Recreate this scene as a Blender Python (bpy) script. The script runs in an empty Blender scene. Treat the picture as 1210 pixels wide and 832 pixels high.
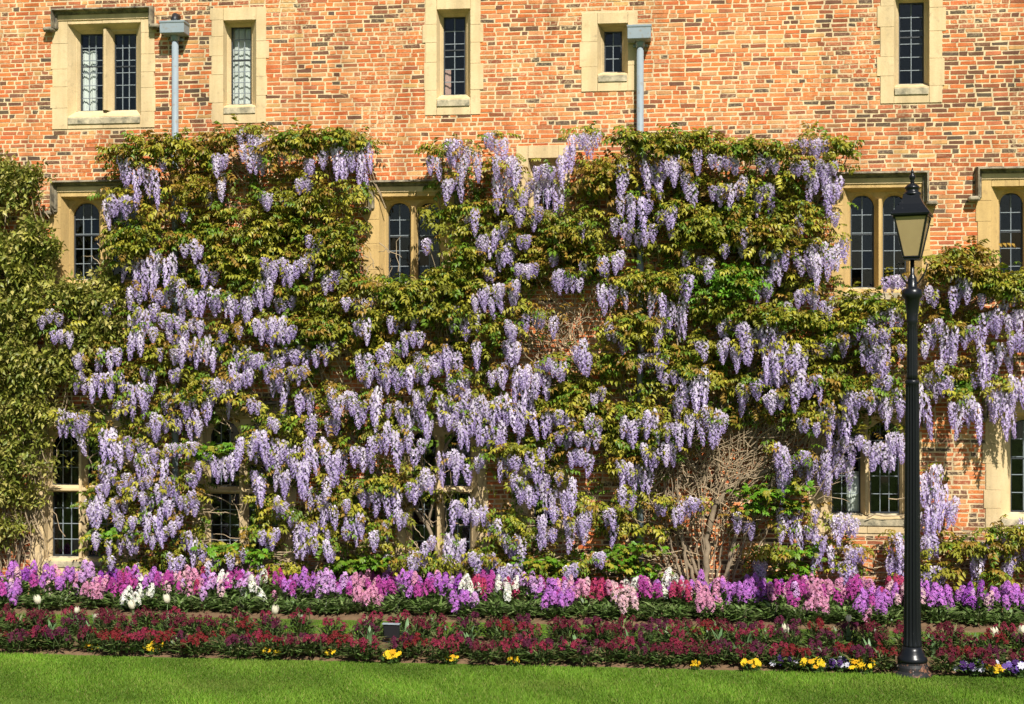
import bpy, math, random
import numpy as np
from mathutils import Vector

random.seed(11)
rng = np.random.default_rng(11)
R = math.radians
SC = bpy.context.scene
COL = SC.collection

# ------------------------------------------------------------------ camera
FPX, U0, VH = 1668.0, 605.0, 450.0          # focal length, centre column and horizon row, in photo pixels
YAW, DIST, EYE = R(6.5), 19.28, 3.1
cd = bpy.data.cameras.new('camera')
cd.sensor_width = 36.0
cd.lens = FPX / 1210.0 * 36.0
cd.shift_y = (VH - 416.0) / 1210.0
cd.clip_start, cd.clip_end = 0.1, 2000.0
cam = bpy.data.objects.new('camera', cd)
cam.location = (0, -DIST, EYE)
cam.rotation_euler = (R(90), 0, YAW)
COL.objects.link(cam)
SC.camera = cam

# ------------------------------------------------------------------ daylight
SUN_AZ, SUN_EL = R(22), R(46)               # to the right of the wall's normal, high
wd = bpy.data.worlds.new('World'); SC.world = wd; wd.use_nodes = True
wn = wd.node_tree
sky = wn.nodes.new('ShaderNodeTexSky'); sky.sky_type = 'NISHITA'; sky.sun_disc = False
sky.sun_elevation = SUN_EL
sky.sun_rotation = math.pi - SUN_AZ
bg = wn.nodes['Background']; bg.inputs['Strength'].default_value = 0.052
wn.links.new(sky.outputs[0], bg.inputs[0])
sl = bpy.data.lights.new('sun', 'SUN'); sl.energy = 5.0; sl.angle = R(0.5); sl.color = (1.0, 0.955, 0.87)
so = bpy.data.objects.new('sun', sl); COL.objects.link(so)
so.location = (8, -14, 20)
sdir = Vector((math.sin(SUN_AZ) * math.cos(SUN_EL), -math.cos(SUN_AZ) * math.cos(SUN_EL), math.sin(SUN_EL)))
so.rotation_euler = sdir.to_track_quat('Z', 'Y').to_euler()
SC.view_settings.view_transform = 'Standard'
SC.view_settings.look = 'None'
SC.view_settings.exposure = 0.52
SC.view_settings.gamma = 1.0
SC.view_settings.use_curve_mapping = False
SC.cycles.use_light_tree = False
SC.cycles.max_bounces = 4
SC.cycles.diffuse_bounces = 2
SC.cycles.glossy_bounces = 2
SC.cycles.transparent_max_bounces = 8

# ------------------------------------------------------------------ helpers
CAM = np.array((0.0, -DIST, EYE))
FW = np.array((-math.sin(YAW), math.cos(YAW), 0.0)); RT = np.array((math.cos(YAW), math.sin(YAW), 0.0)); UP = np.array((0, 0, 1.0))

def at(u, v, Y=0.0):
    """photo pixel -> the point of the plane y = Y seen there"""
    d = FW + RT * ((u - U0) / FPX) + UP * ((VH - v) / FPX)
    return CAM + d * ((Y + DIST) / d[1])

def gnd(u, v, z=0.0):
    """photo pixel -> the point of the ground seen there"""
    d = FW + RT * ((u - U0) / FPX) + UP * ((VH - v) / FPX)
    return CAM + d * ((z - EYE) / d[2])

def pix(p):
    q = np.asarray(p, float) - CAM
    dd = q @ FW
    return U0 + FPX * (q @ RT) / dd, VH - FPX * q[2] / dd

def link(o, parent=None):
    COL.objects.link(o)
    if parent is not None: o.parent = parent
    return o

def tag(o, label=None, cat=None, group=None, kind=None):
    if label: o['label'] = label
    if cat: o['category'] = cat
    if group: o['group'] = group
    if kind: o['kind'] = kind
    return o

def empty(name, loc=(0, 0, 0), rz=0.0, parent=None):
    o = bpy.data.objects.new(name, None); o.empty_display_size = 0.2
    o.location = loc; o.rotation_euler = (0, 0, rz)
    return link(o, parent)

class Acc:
    """collects faces; build() links them as ONE mesh object"""
    def __init__(s): s.V = []; s.F = []; s.C = []; s.n = 0
    def add(s, V, F, col=None):
        V = np.asarray(V, float).reshape(-1, 3)
        s.V.append(V)
        for f in (F if isinstance(F, list) and F and isinstance(F[0], np.ndarray) else [np.asarray(F, int)]):
            s.F.append(f + s.n)
        c = np.ones((len(V), 3)) * (0.8 if col is None else np.asarray(col, float))
        s.C.append(c); s.n += len(V)
        return s
    def inst(s, tv, tf, M, T, col=None):
        K, n = len(T), len(tv)
        V = np.einsum('kij,nj->kni', M, tv) + T[:, None, :]
        F = (np.asarray(tf)[None] + (np.arange(K) * n)[:, None, None]).reshape(-1, np.asarray(tf).shape[1])
        if col is not None:
            col = np.asarray(col, float)
            if col.ndim == 2: col = np.repeat(col[:, None, :], n, axis=1)
            col = col.reshape(-1, 3)
        s.add(V.reshape(-1, 3), F, col)
        return s
    def box(s, x0, x1, y0, y1, z0, z1, col=None, jit=0.0):
        V = np.array([(x, y, z) for z in (z0, z1) for y in (y0, y1) for x in (x0, x1)], float)
        if jit: V += rng.uniform(-jit, jit, V.shape)
        s.add(V, [(0, 1, 5, 4), (1, 3, 7, 5), (3, 2, 6, 7), (2, 0, 4, 6), (4, 5, 7, 6), (2, 3, 1, 0)], col)
        return s
    def tube(s, pts, rad, sides=6, col=None, cap=True):
        P = np.asarray(pts, float); n = len(P)
        r = np.ones(n) * np.asarray(rad, float)
        t = np.gradient(P, axis=0); t /= np.linalg.norm(t, axis=1)[:, None] + 1e-9
        ref = np.array((0.31, 0.9, 0.27))
        a = np.cross(t, ref); a /= np.linalg.norm(a, axis=1)[:, None] + 1e-9
        b = np.cross(t, a)
        th = np.arange(sides) * 2 * math.pi / sides
        V = P[:, None] + r[:, None, None] * (a[:, None] * np.cos(th)[None, :, None] + b[:, None] * np.sin(th)[None, :, None])
        i, j = np.meshgrid(np.arange(n - 1), np.arange(sides), indexing='ij')
        k = (j + 1) % sides
        F = np.stack([i * sides + j, i * sides + k, (i + 1) * sides + k, (i + 1) * sides + j], -1).reshape(-1, 4)
        Fs = [F]
        if cap:
            Fs.append(np.array([list(range(sides))[::-1]])); Fs.append(np.array([[(n - 1) * sides + q for q in range(sides)]]))
        s.add(V.reshape(-1, 3), Fs, col)
        return s
    def lathe(s, prof, seg=32, c=(0, 0), flute=None, col=None):
        """prof: (radius, z) pairs; flute: (count, depth) with per-ring weight as a third item"""
        th = np.arange(seg) * 2 * math.pi / seg
        V = []
        for p in prof:
            rr = np.ones(seg) * p[0]
            if flute and len(p) > 2: rr = rr - p[2] * flute[1] * (0.5 + 0.5 * np.cos(th * flute[0])) ** 1.5
            V.append(np.stack([c[0] + rr * np.cos(th), c[1] + rr * np.sin(th), np.ones(seg) * p[1]], -1))
        n = len(prof)
        i, j = np.meshgrid(np.arange(n - 1), np.arange(seg), indexing='ij'); k = (j + 1) % seg
        F = np.stack([i * seg + j, i * seg + k, (i + 1) * seg + k, (i + 1) * seg + j], -1).reshape(-1, 4)
        s.add(np.concatenate(V), [F, np.array([list(range(seg))[::-1]]), np.array([[(n - 1) * seg + q for q in range(seg)]])], col)
        return s
    def mesh(s, name, mat=None, smooth=False):
        V = np.concatenate(s.V).astype(np.float32); C = np.concatenate(s.C).astype(np.float32)
        me = bpy.data.meshes.new(name)
        me.vertices.add(len(V)); me.vertices.foreach_set('co', V.ravel())
        loops = np.concatenate([f.ravel() for f in s.F]).astype(np.int32)
        tot = np.concatenate([np.full(len(f), f.shape[1], np.int32) for f in s.F])
        st = np.concatenate([[0], np.cumsum(tot)[:-1]]).astype(np.int32)
        me.loops.add(len(loops)); me.loops.foreach_set('vertex_index', loops)
        me.polygons.add(len(tot)); me.polygons.foreach_set('loop_start', st); me.polygons.foreach_set('loop_total', tot)
        at_ = me.attributes.new('Col', 'FLOAT_COLOR', 'POINT')
        at_.data.foreach_set('color', np.concatenate([C, np.ones((len(C), 1), np.float32)], 1).ravel())
        me.update(calc_edges=True)
        me.polygons.foreach_set('use_smooth', np.full(len(tot), bool(smooth)))
        if mat: me.materials.append(mat)
        return me
    def build(s, name, mat=None, parent=None, smooth=False, bevel=0.0):
        o = bpy.data.objects.new(name, s.mesh(name, mat, smooth))
        if bevel:
            m = o.modifiers.new('bevel', 'BEVEL'); m.width = bevel; m.segments = 1; m.limit_method = 'ANGLE'
        return link(o, parent)

def frames(d, up):
    """rotation matrices with local Y along d and local Z near up"""
    d = d / (np.linalg.norm(d, axis=1)[:, None] + 1e-9)
    x = np.cross(d, up); x /= np.linalg.norm(x, axis=1)[:, None] + 1e-9
    z = np.cross(x, d)
    return np.stack([x, d, z], axis=2)

def lin(r, g, b):
    f = lambda c: (c / 255 / 12.92) if c / 255 <= 0.04045 else ((c / 255 + 0.055) / 1.055) ** 2.4
    return (f(r), f(g), f(b))

# ------------------------------------------------------------------ materials
def base_mat(name, rough=0.8, spec=0.3):
    m = bpy.data.materials.new(name); m.use_nodes = True
    nt = m.node_tree; b = nt.nodes['Principled BSDF']
    b.inputs['Roughness'].default_value = rough; b.inputs['Specular IOR Level'].default_value = spec
    return m, nt, b
def N(nt, t, **kw):
    n = nt.nodes.new(t)
    for k, v in kw.items(): setattr(n, k, v)
    return n
def pos(nt): return N(nt, 'ShaderNodeNewGeometry').outputs['Position']
def noise(nt, scale, detail=3.0, rough=0.6, vec=None):
    n = N(nt, 'ShaderNodeTexNoise'); n.inputs['Scale'].default_value = scale
    n.inputs['Detail'].default_value = detail; n.inputs['Roughness'].default_value = rough
    nt.links.new(vec if vec is not None else pos(nt), n.inputs['Vector'])
    return n.outputs['Fac']
def streak(nt, lo):
    """rain streaks: noise drawn out downwards"""
    v = N(nt, 'ShaderNodeVectorMath', operation='MULTIPLY'); nt.links.new(pos(nt), v.inputs[0]); v.inputs[1].default_value = (2.6, 2.6, 0.35)
    return ramp(nt, noise(nt, 1.0, 4, 0.65, v.outputs[0]), [(0.32, lo), (0.58, 1.05)])
def ramp(nt, fac, stops):
    r = N(nt, 'ShaderNodeValToRGB'); nt.links.new(fac, r.inputs[0])
    e = r.color_ramp.elements
    while len(e) < len(stops): e.new(0.5)
    for q, (p, c) in zip(e, stops):
        q.position = p; q.color = (*(c if isinstance(c, (tuple, list)) else (c, c, c)), 1)
    return r.outputs[0]
def mix(nt, fac, a, b, mode='MIX'):
    n = N(nt, 'ShaderNodeMix', data_type='RGBA', blend_type=mode)
    for s, i in ((fac, 0), (a, 6), (b, 7)):
        if hasattr(s, 'node'): nt.links.new(s, n.inputs[i])
        elif i == 0: n.inputs[0].default_value = s
        else: n.inputs[i].default_value = (*s, 1)
    return n.outputs[2]
def attr(nt, name='Col'):
    return N(nt, 'ShaderNodeAttribute', attribute_name=name).outputs['Color']
def bump(nt, b, h, strength=0.3, dist=0.01):
    n = N(nt, 'ShaderNodeBump'); n.inputs['Strength'].default_value = strength; n.inputs['Distance'].default_value = dist
    nt.links.new(h, n.inputs['Height']); nt.links.new(n.outputs[0], b.inputs['Normal'])

M = {}
MORTAR = (0.68, 0.51, 0.29)
# brick: the colour of each brick, speckle, and smears of old mortar in weathered patches
m, nt, b = base_mat('brick', 0.9, 0.15); M['brick'] = m
c = mix(nt, 0.55, attr(nt), ramp(nt, noise(nt, 55, 4), [(0.25, 0.50), (0.75, 1.3)]), 'MULTIPLY')
patch = ramp(nt, noise(nt, 0.9, 3), [(0.46, 0.0), (0.66, 1.0)])
fine = ramp(nt, noise(nt, 24, 4, 0.7), [(0.50, 0.0), (0.60, 1.0)])
f = N(nt, 'ShaderNodeMath', operation='MULTIPLY'); nt.links.new(patch, f.inputs[0]); nt.links.new(fine, f.inputs[1])
f2 = N(nt, 'ShaderNodeMath', operation='MULTIPLY'); nt.links.new(f.outputs[0], f2.inputs[0]); f2.inputs[1].default_value = 0.8
c = mix(nt, f2.outputs[0], c, MORTAR)
c = mix(nt, 1.0, c, streak(nt, 0.72), 'MULTIPLY')
nt.links.new(c, b.inputs['Base Color']); bump(nt, b, noise(nt, 90, 4), 0.5, 0.006)
# mortar
m, nt, b = base_mat('mortar', 0.95, 0.1); M['mortar'] = m
c = mix(nt, noise(nt, 5, 4), (0.58, 0.43, 0.24), (0.76, 0.60, 0.37))
c = mix(nt, ramp(nt, noise(nt, 45, 3), [(0.55, 0.0), (0.8, 0.6)]), c, (0.34, 0.25, 0.16))
c = mix(nt, 1.0, c, streak(nt, 0.70), 'MULTIPLY')
nt.links.new(c, b.inputs['Base Color']); bump(nt, b, noise(nt, 60, 4), 0.6, 0.01)
# limestone
def stone(name, a, d, stain, amt):
    m, nt, b = base_mat(name, 0.9, 0.15); M[name] = m
    c = mix(nt, noise(nt, 3.0, 4), a, d)
    c = mix(nt, ramp(nt, noise(nt, 9, 6, 0.7), [(0.62 - amt, 0.0), (0.80 - amt * 0.5, 1.0)]), c, stain)
    c = mix(nt, 1.0, c, streak(nt, 0.74), 'MULTIPLY')
    c = mix(nt, 0.35, c, ramp(nt, noise(nt, 70, 3), [(0.3, 0.7), (0.7, 1.2)]), 'MULTIPLY')
    nt.links.new(c, b.inputs['Base Color']); bump(nt, b, noise(nt, 40, 5), 0.35, 0.008)
stone('limestone', (0.54, 0.39, 0.19), (0.74, 0.58, 0.35), (0.40, 0.31, 0.18), 0.05)
stone('limestone_warm', (0.50, 0.33, 0.13), (0.60, 0.42, 0.18), (0.34, 0.22, 0.10), 0.06)
stone('limestone_sill', (0.52, 0.43, 0.27), (0.60, 0.52, 0.36), (0.15, 0.14, 0.10), 0.22)
stone('limestone_hood', (0.24, 0.21, 0.15), (0.42, 0.35, 0.23), (0.055, 0.05, 0.045), 0.24)
# painted and bare metals
def simple(name, col, rough, spec=0.4, metal=0.0, var=0.25, sc=14):
    m, nt, b = base_mat(name, rough, spec); M[name] = m
    b.inputs['Metallic'].default_value = metal
    lo = tuple(x * (1 - var) for x in col); hi = tuple(min(1, x * (1 + var)) for x in col)
    nt.links.new(mix(nt, noise(nt, sc, 4), lo, hi), b.inputs['Base Color'])
    return m
simple('lead', (0.20, 0.23, 0.25), 0.55, 0.4)
simple('iron', (0.035, 0.04, 0.045), 0.5, 0.4)
simple('curtain', (0.70, 0.68, 0.64), 0.9, 0.1, 0, 0.12, 6)
simple('curtain_pink', (0.55, 0.35, 0.30), 0.9, 0.1, 0, 0.2, 6)
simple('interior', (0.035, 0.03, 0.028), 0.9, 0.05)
simple('soil', (0.15, 0.095, 0.055), 0.95, 0.05, 0, 0.5, 9)
simple('bark', (0.24, 0.185, 0.125), 0.9, 0.1, 0, 0.45, 20)
simple('twig', (0.31, 0.235, 0.15), 0.9, 0.1, 0, 0.55, 5)
simple('plastic_black', (0.02, 0.021, 0.024), 0.45, 0.4)
simple('coping', (0.40, 0.34, 0.24), 0.9, 0.1)
m, nt, b = base_mat('pipe_paint', 0.5, 0.4); M['pipe_paint'] = m
c = mix(nt, noise(nt, 6, 4), (0.19, 0.235, 0.265), (0.29, 0.34, 0.365))
c = mix(nt, ramp(nt, noise(nt, 18, 5), [(0.58, 0.0), (0.72, 0.8)]), c, (0.22, 0.19, 0.15))
nt.links.new(c, b.inputs['Base Color'])
m, nt, b = base_mat('lamp_paint', 0.3, 0.35); M['lamp_paint'] = m
c = mix(nt, ramp(nt, noise(nt, 30, 4), [(0.66, 0.0), (0.74, 0.7)]), (0.007, 0.008, 0.010), (0.06, 0.06, 0.06))
nt.links.new(c, b.inputs['Base Color'])
m, nt, b = base_mat('lamp_base_worn', 0.6, 0.35); M['lamp_base_worn'] = m
c = mix(nt, ramp(nt, noise(nt, 9, 5, 0.65), [(0.53, 0.0), (0.62, 1.0)]), (0.014, 0.014, 0.015), (0.26, 0.12, 0.07))
c = mix(nt, ramp(nt, noise(nt, 15, 4), [(0.68, 0.0), (0.73, 1.0)]), c, (0.36, 0.31, 0.27))
nt.links.new(c, b.inputs['Base Color'])
m, nt, b = base_mat('frosted_glass', 0.35, 0.5); M['frosted_glass'] = m
nt.links.new(mix(nt, noise(nt, 5, 3), (0.34, 0.25, 0.11), (0.45, 0.34, 0.17)), b.inputs['Base Color'])
b.inputs['Transmission Weight'].default_value = 0.15
# window glass: mirror by angle, otherwise lets the dark room show
m = bpy.data.materials.new('window_glass'); m.use_nodes = True; M['glass'] = m; nt = m.node_tree
nt.nodes.clear()
o = N(nt, 'ShaderNodeOutputMaterial'); mx = N(nt, 'ShaderNodeMixShader')
lw = N(nt, 'ShaderNodeLayerWeight'); lw.inputs['Blend'].default_value = 0.5
fr = N(nt, 'ShaderNodeMapRange'); fr.inputs['From Min'].default_value = 0.3; fr.inputs['To Min'].default_value = 0.028; fr.inputs['To Max'].default_value = 0.7; nt.links.new(lw.outputs['Facing'], fr.inputs['Value'])
tr = N(nt, 'ShaderNodeBsdfTransparent'); tr.inputs[0].default_value = (0.93, 0.96, 0.95, 1)
gl = N(nt, 'ShaderNodeBsdfGlossy'); gl.inputs['Roughness'].default_value = 0.03
for a_, b_ in ((fr.outputs[0], mx.inputs[0]), (tr.outputs[0], mx.inputs[1]), (gl.outputs[0], mx.inputs[2]), (mx.outputs[0], o.inputs[0])): nt.links.new(a_, b_)
# leaves and petals: the colour of each leaf, some light through it
def thin(name, rough, spec, trans, var=0.2):
    m, nt, b = base_mat(name, rough, spec); M[name] = m
    c = attr(nt)
    nt.links.new(c, b.inputs['Base Color'])
    t = N(nt, 'ShaderNodeBsdfTranslucent'); nt.links.new(c, t.inputs[0])
    mx = N(nt, 'ShaderNodeMixShader'); mx.inputs[0].default_value = trans
    nt.links.new(b.outputs[0], mx.inputs[1]); nt.links.new(t.outputs[0], mx.inputs[2])
    nt.links.new(mx.outputs[0], nt.nodes['Material Output'].inputs[0])
thin('leaf', 0.45, 0.35, 0.22)
thin('petal', 0.7, 0.15, 0.28, 0.1)
thin('grass_blade', 0.6, 0.2, 0.3)
m, nt, b = base_mat('turf', 0.95, 0.1); M['turf'] = m
c = mix(nt, noise(nt, 1.3, 5), (0.07, 0.15, 0.014), (0.13, 0.22, 0.028))
c = mix(nt, ramp(nt, noise(nt, 40, 4), [(0.4, 0.0), (0.75, 0.6)]), c, (0.14, 0.15, 0.035))
nt.links.new(c, b.inputs['Base Color']); bump(nt, b, noise(nt, 120, 3), 0.8, 0.02)

# ================================================================== the ground
def sheet(name, x0, x1, y0, y1, nx, ny, zf, mat):
    xs = np.linspace(x0, x1, nx + 1); ys = np.linspace(y0, y1, ny + 1)
    X, Y = np.meshgrid(xs, ys, indexing='ij')
    V = np.stack([X, Y, zf(X, Y)], -1).reshape(-1, 3)
    i, j = np.meshgrid(np.arange(nx), np.arange(ny), indexing='ij')
    F = np.stack([i * (ny + 1) + j, (i + 1) * (ny + 1) + j, (i + 1) * (ny + 1) + j + 1, i * (ny + 1) + j + 1], -1).reshape(-1, 4)
    a = Acc(); a.add(V, F); o = a.build(name, mat, smooth=True); o['kind'] = 'structure'
    return o
def wob(X, k, ph): return np.sin(X * k + ph) + 0.6 * np.sin(X * k * 2.3 + ph * 2) + 0.4 * np.sin(X * k * 5.1 + ph * 3)
g = Acc(); g.add([(-300, -300, 0), (300, -300, 0), (300, 300, 0), (-300, 300, 0)], [(0, 1, 2, 3)])
tag(g.build('lawn', M['turf']), kind='structure')
XL, XR = -12.5, 7.5
BACK_EDGE, STRIP0, STRIP1, FRONT_EDGE = -1.32, -1.50, -2.30, -4.10
def bed(name, ya, yb, hump):
    def zf(X, Y):
        t = (Y - ya) / (yb - ya)
        e = np.clip(np.minimum(t, 1 - t) * 9, 0, 1)
        return -0.03 + e * (0.045 + hump * np.sin(np.pi * np.clip(t, 0, 1)) + 0.008 * wob(X + Y * 3, 7, Y * 5) + rng.normal(0, 0.007, X.shape))
    return sheet(name, XL, XR, ya, yb, 460, 44, zf, M['soil'])
bed('back_bed_soil', STRIP0 + 0.04, 0.0, 0.03)
bed('front_bed_soil', FRONT_EDGE, STRIP1, 0.03)

# ================================================================== the building
bld = empty('brick_building')
tag(bld, 'long old red brick building with yellow limestone mullioned windows, clad in wisteria', 'building')
WX0, WX1, WZ = -12.5, 7.5, 9.7
windows = []           # (hole rectangle) of each window, in wall x, z
REC = 0.19             # how deep the glass sits

def rect(u0, u1, v0, v1, Y=0.0):
    uc, vc = (u0 + u1) / 2, (v0 + v1) / 2
    return at(u0, vc, Y)[0], at(u1, vc, Y)[0], at(uc, v1, Y)[2], at(uc, v0, Y)[2]     # x0, x1, z0, z1

unit_pane = Acc(); unit_pane.add([(-.5, -.003, -.5), (.5, -.003, -.5), (.5, -.003, .5), (-.5, -.003, .5), (-.5, .003, -.5), (.5, .003, -.5), (.5, .003, .5), (-.5, .003, .5)],
    [(0, 1, 2, 3), (5, 4, 7, 6), (1, 5, 6, 2), (4, 0, 3, 7), (3, 2, 6, 7), (1, 0, 4, 5)])
pane_mesh = unit_pane.mesh('pane', M['glass'])

def funnel(a, o, i, y0, y1):
    """splayed reveal from the outer rectangle o at y0 to the inner rectangle i at y1"""
    V = [(o[0], y0, o[2]), (o[1], y0, o[2]), (o[1], y0, o[3]), (o[0], y0, o[3]), (i[0], y1, i[2]), (i[1], y1, i[2]), (i[1], y1, i[3]), (i[0], y1, i[3])]
    a.add(V, [(0, 4, 5, 1), (1, 5, 6, 2), (2, 6, 7, 3), (3, 7, 4, 0)])

def arch_top(x0, x1, zs, z1, n=14):
    """four-centred arch from springing zs up to z1"""
    xc, hw = (x0 + x1) / 2, (x1 - x0) / 2
    out = []
    for k in range(n + 1):
        t = -1 + 2 * k / n
        out.append((xc + hw * t, zs + (z1 - zs) * (1 - abs(t) ** 2.3) ** 0.62))
    return out

def light_plate(a, cell, ins, zs, y0, y1, arched):
    """stone round one light: cell rectangle with an (arched) opening, chamfered back to y1"""
    X0, X1, Z0, Z1 = cell; x0, x1, z0, z1 = ins
    if arched: top = arch_top(x0, x1, zs, z1)
    else: top = [(x0, z1), (x0 + (x1 - x0) * .5, z1), (x1, z1)]
    inner = [(x0, z0)] + top + [(x1, z0)]
    n = len(inner)
    outer = [(X0, Z0)] + [(X0 + (X1 - X0) * k / (len(top) - 1), Z1) for k in range(len(top))] + [(X1, Z0)]
    outer[1] = (X0, Z1); outer[-2] = (X1, Z1)
    cx, cz = (x0 + x1) / 2, (z0 + zs) / 2
    ch = 0.030
    fr = []
    for (x, z) in inner:                                   # the front edge is wider: a chamfer
        sx = -1 if x < cx else 1
        w = 1.0
        fr.append((x + (ch * sx if abs(x - cx) > 1e-4 else 0) * min(1, abs(x - cx) / ((x1 - x0) * .5) * 1.3), z + (ch if z > zs - 1e-4 and (x, z) not in (inner[0], inner[-1]) else 0)))
    V = [(x, y0, z) for x, z in outer] + [(x, y0, z) for x, z in fr] + [(x, y1 - .03, z) for x, z in inner] + [(x, y1, z) for x, z in inner]
    F = []
    for k in range(n - 1):
        F += [(k, k + 1, n + k + 1, n + k), (n + k, n + k + 1, 2 * n + k + 1, 2 * n + k), (2 * n + k, 2 * n + k + 1, 3 * n + k + 1, 3 * n + k)]
    a.add(V, F)

def hood_mould(u0, u1, v0, drop_v, par, right=True, left=True):
    """label mould: moulded bar with returned ends and stops"""
    x0, x1, _, z1 = rect(u0, u1, v0, v0 + 40)
    zd = at((u0 + u1) / 2, drop_v)[2]
    T = 0.085
    prof = [(0.0, -.012), (-.004, -.085), (-.016, -.125), (-.036, -.135), (-.040, -.10), (-.050, -.055), (-.068, -.045), (-.076, -.05), (-.085, -.012)]  # (offset inward, y)
    a = Acc()
    path = []
    if left: path += [('L', zd)]
    path += [('TL', 0), ('TR', 0)]
    if right: path += [('R', zd)]
    rings = []
    for kind, z in path:
        ring = []
        for d, y in prof:
            if kind == 'L': ring.append((x0 - d, y, z))
            elif kind == 'TL': ring.append((x0 - d, y, z1 + d) if left else (x0, y, z1 + d))
            elif kind == 'TR': ring.append((x1 + d, y, z1 + d) if right else (x1, y, z1 + d))
            else: ring.append((x1 + d, y, z))
        rings.append(ring)
    n = len(prof); V = [p for r in rings for p in r]; F = []
    for k in range(len(rings) - 1):
        for j in range(n - 1): F.append((k * n + j, k * n + j + 1, (k + 1) * n + j + 1, (k + 1) * n + j))
    Fs = [np.array(F), np.array([list(range(n))]), np.array([[(len(rings) - 1) * n + j for j in range(n)][::-1]])]
    a.add(V, Fs)
    hm = a.build('hood_mould', M['limestone_hood'], par)
    for side, xx in ((left, x0 - 0.03), (right, x1 + 0.03)):
        if side:
            s = Acc()
            sg = 1 if xx > (x0 + x1) / 2 else -1
            # the moulding turns outward and ends in a carved stop
            s.add([(xx + sg * (X - .075), y, zd + z) for z in (-.06, .012) for y in (-.14, -.012) for X in (0, .15)],
                  [(0, 1, 5, 4), (1, 3, 7, 5), (3, 2, 6, 7), (2, 0, 4, 6), (4, 5, 7, 6), (2, 3, 1, 0)])
            s.build('hood_stop', M['limestone_hood'], par, bevel=0.025)
    # pale band of stone under the mould
    s = Acc(); s.box(x0 + .006, x1 - .006, -.03, 0.05, z1 - T - .085, z1 - T + .002); s.build('head_band', M['limestone'], par, bevel=0.01)

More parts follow.
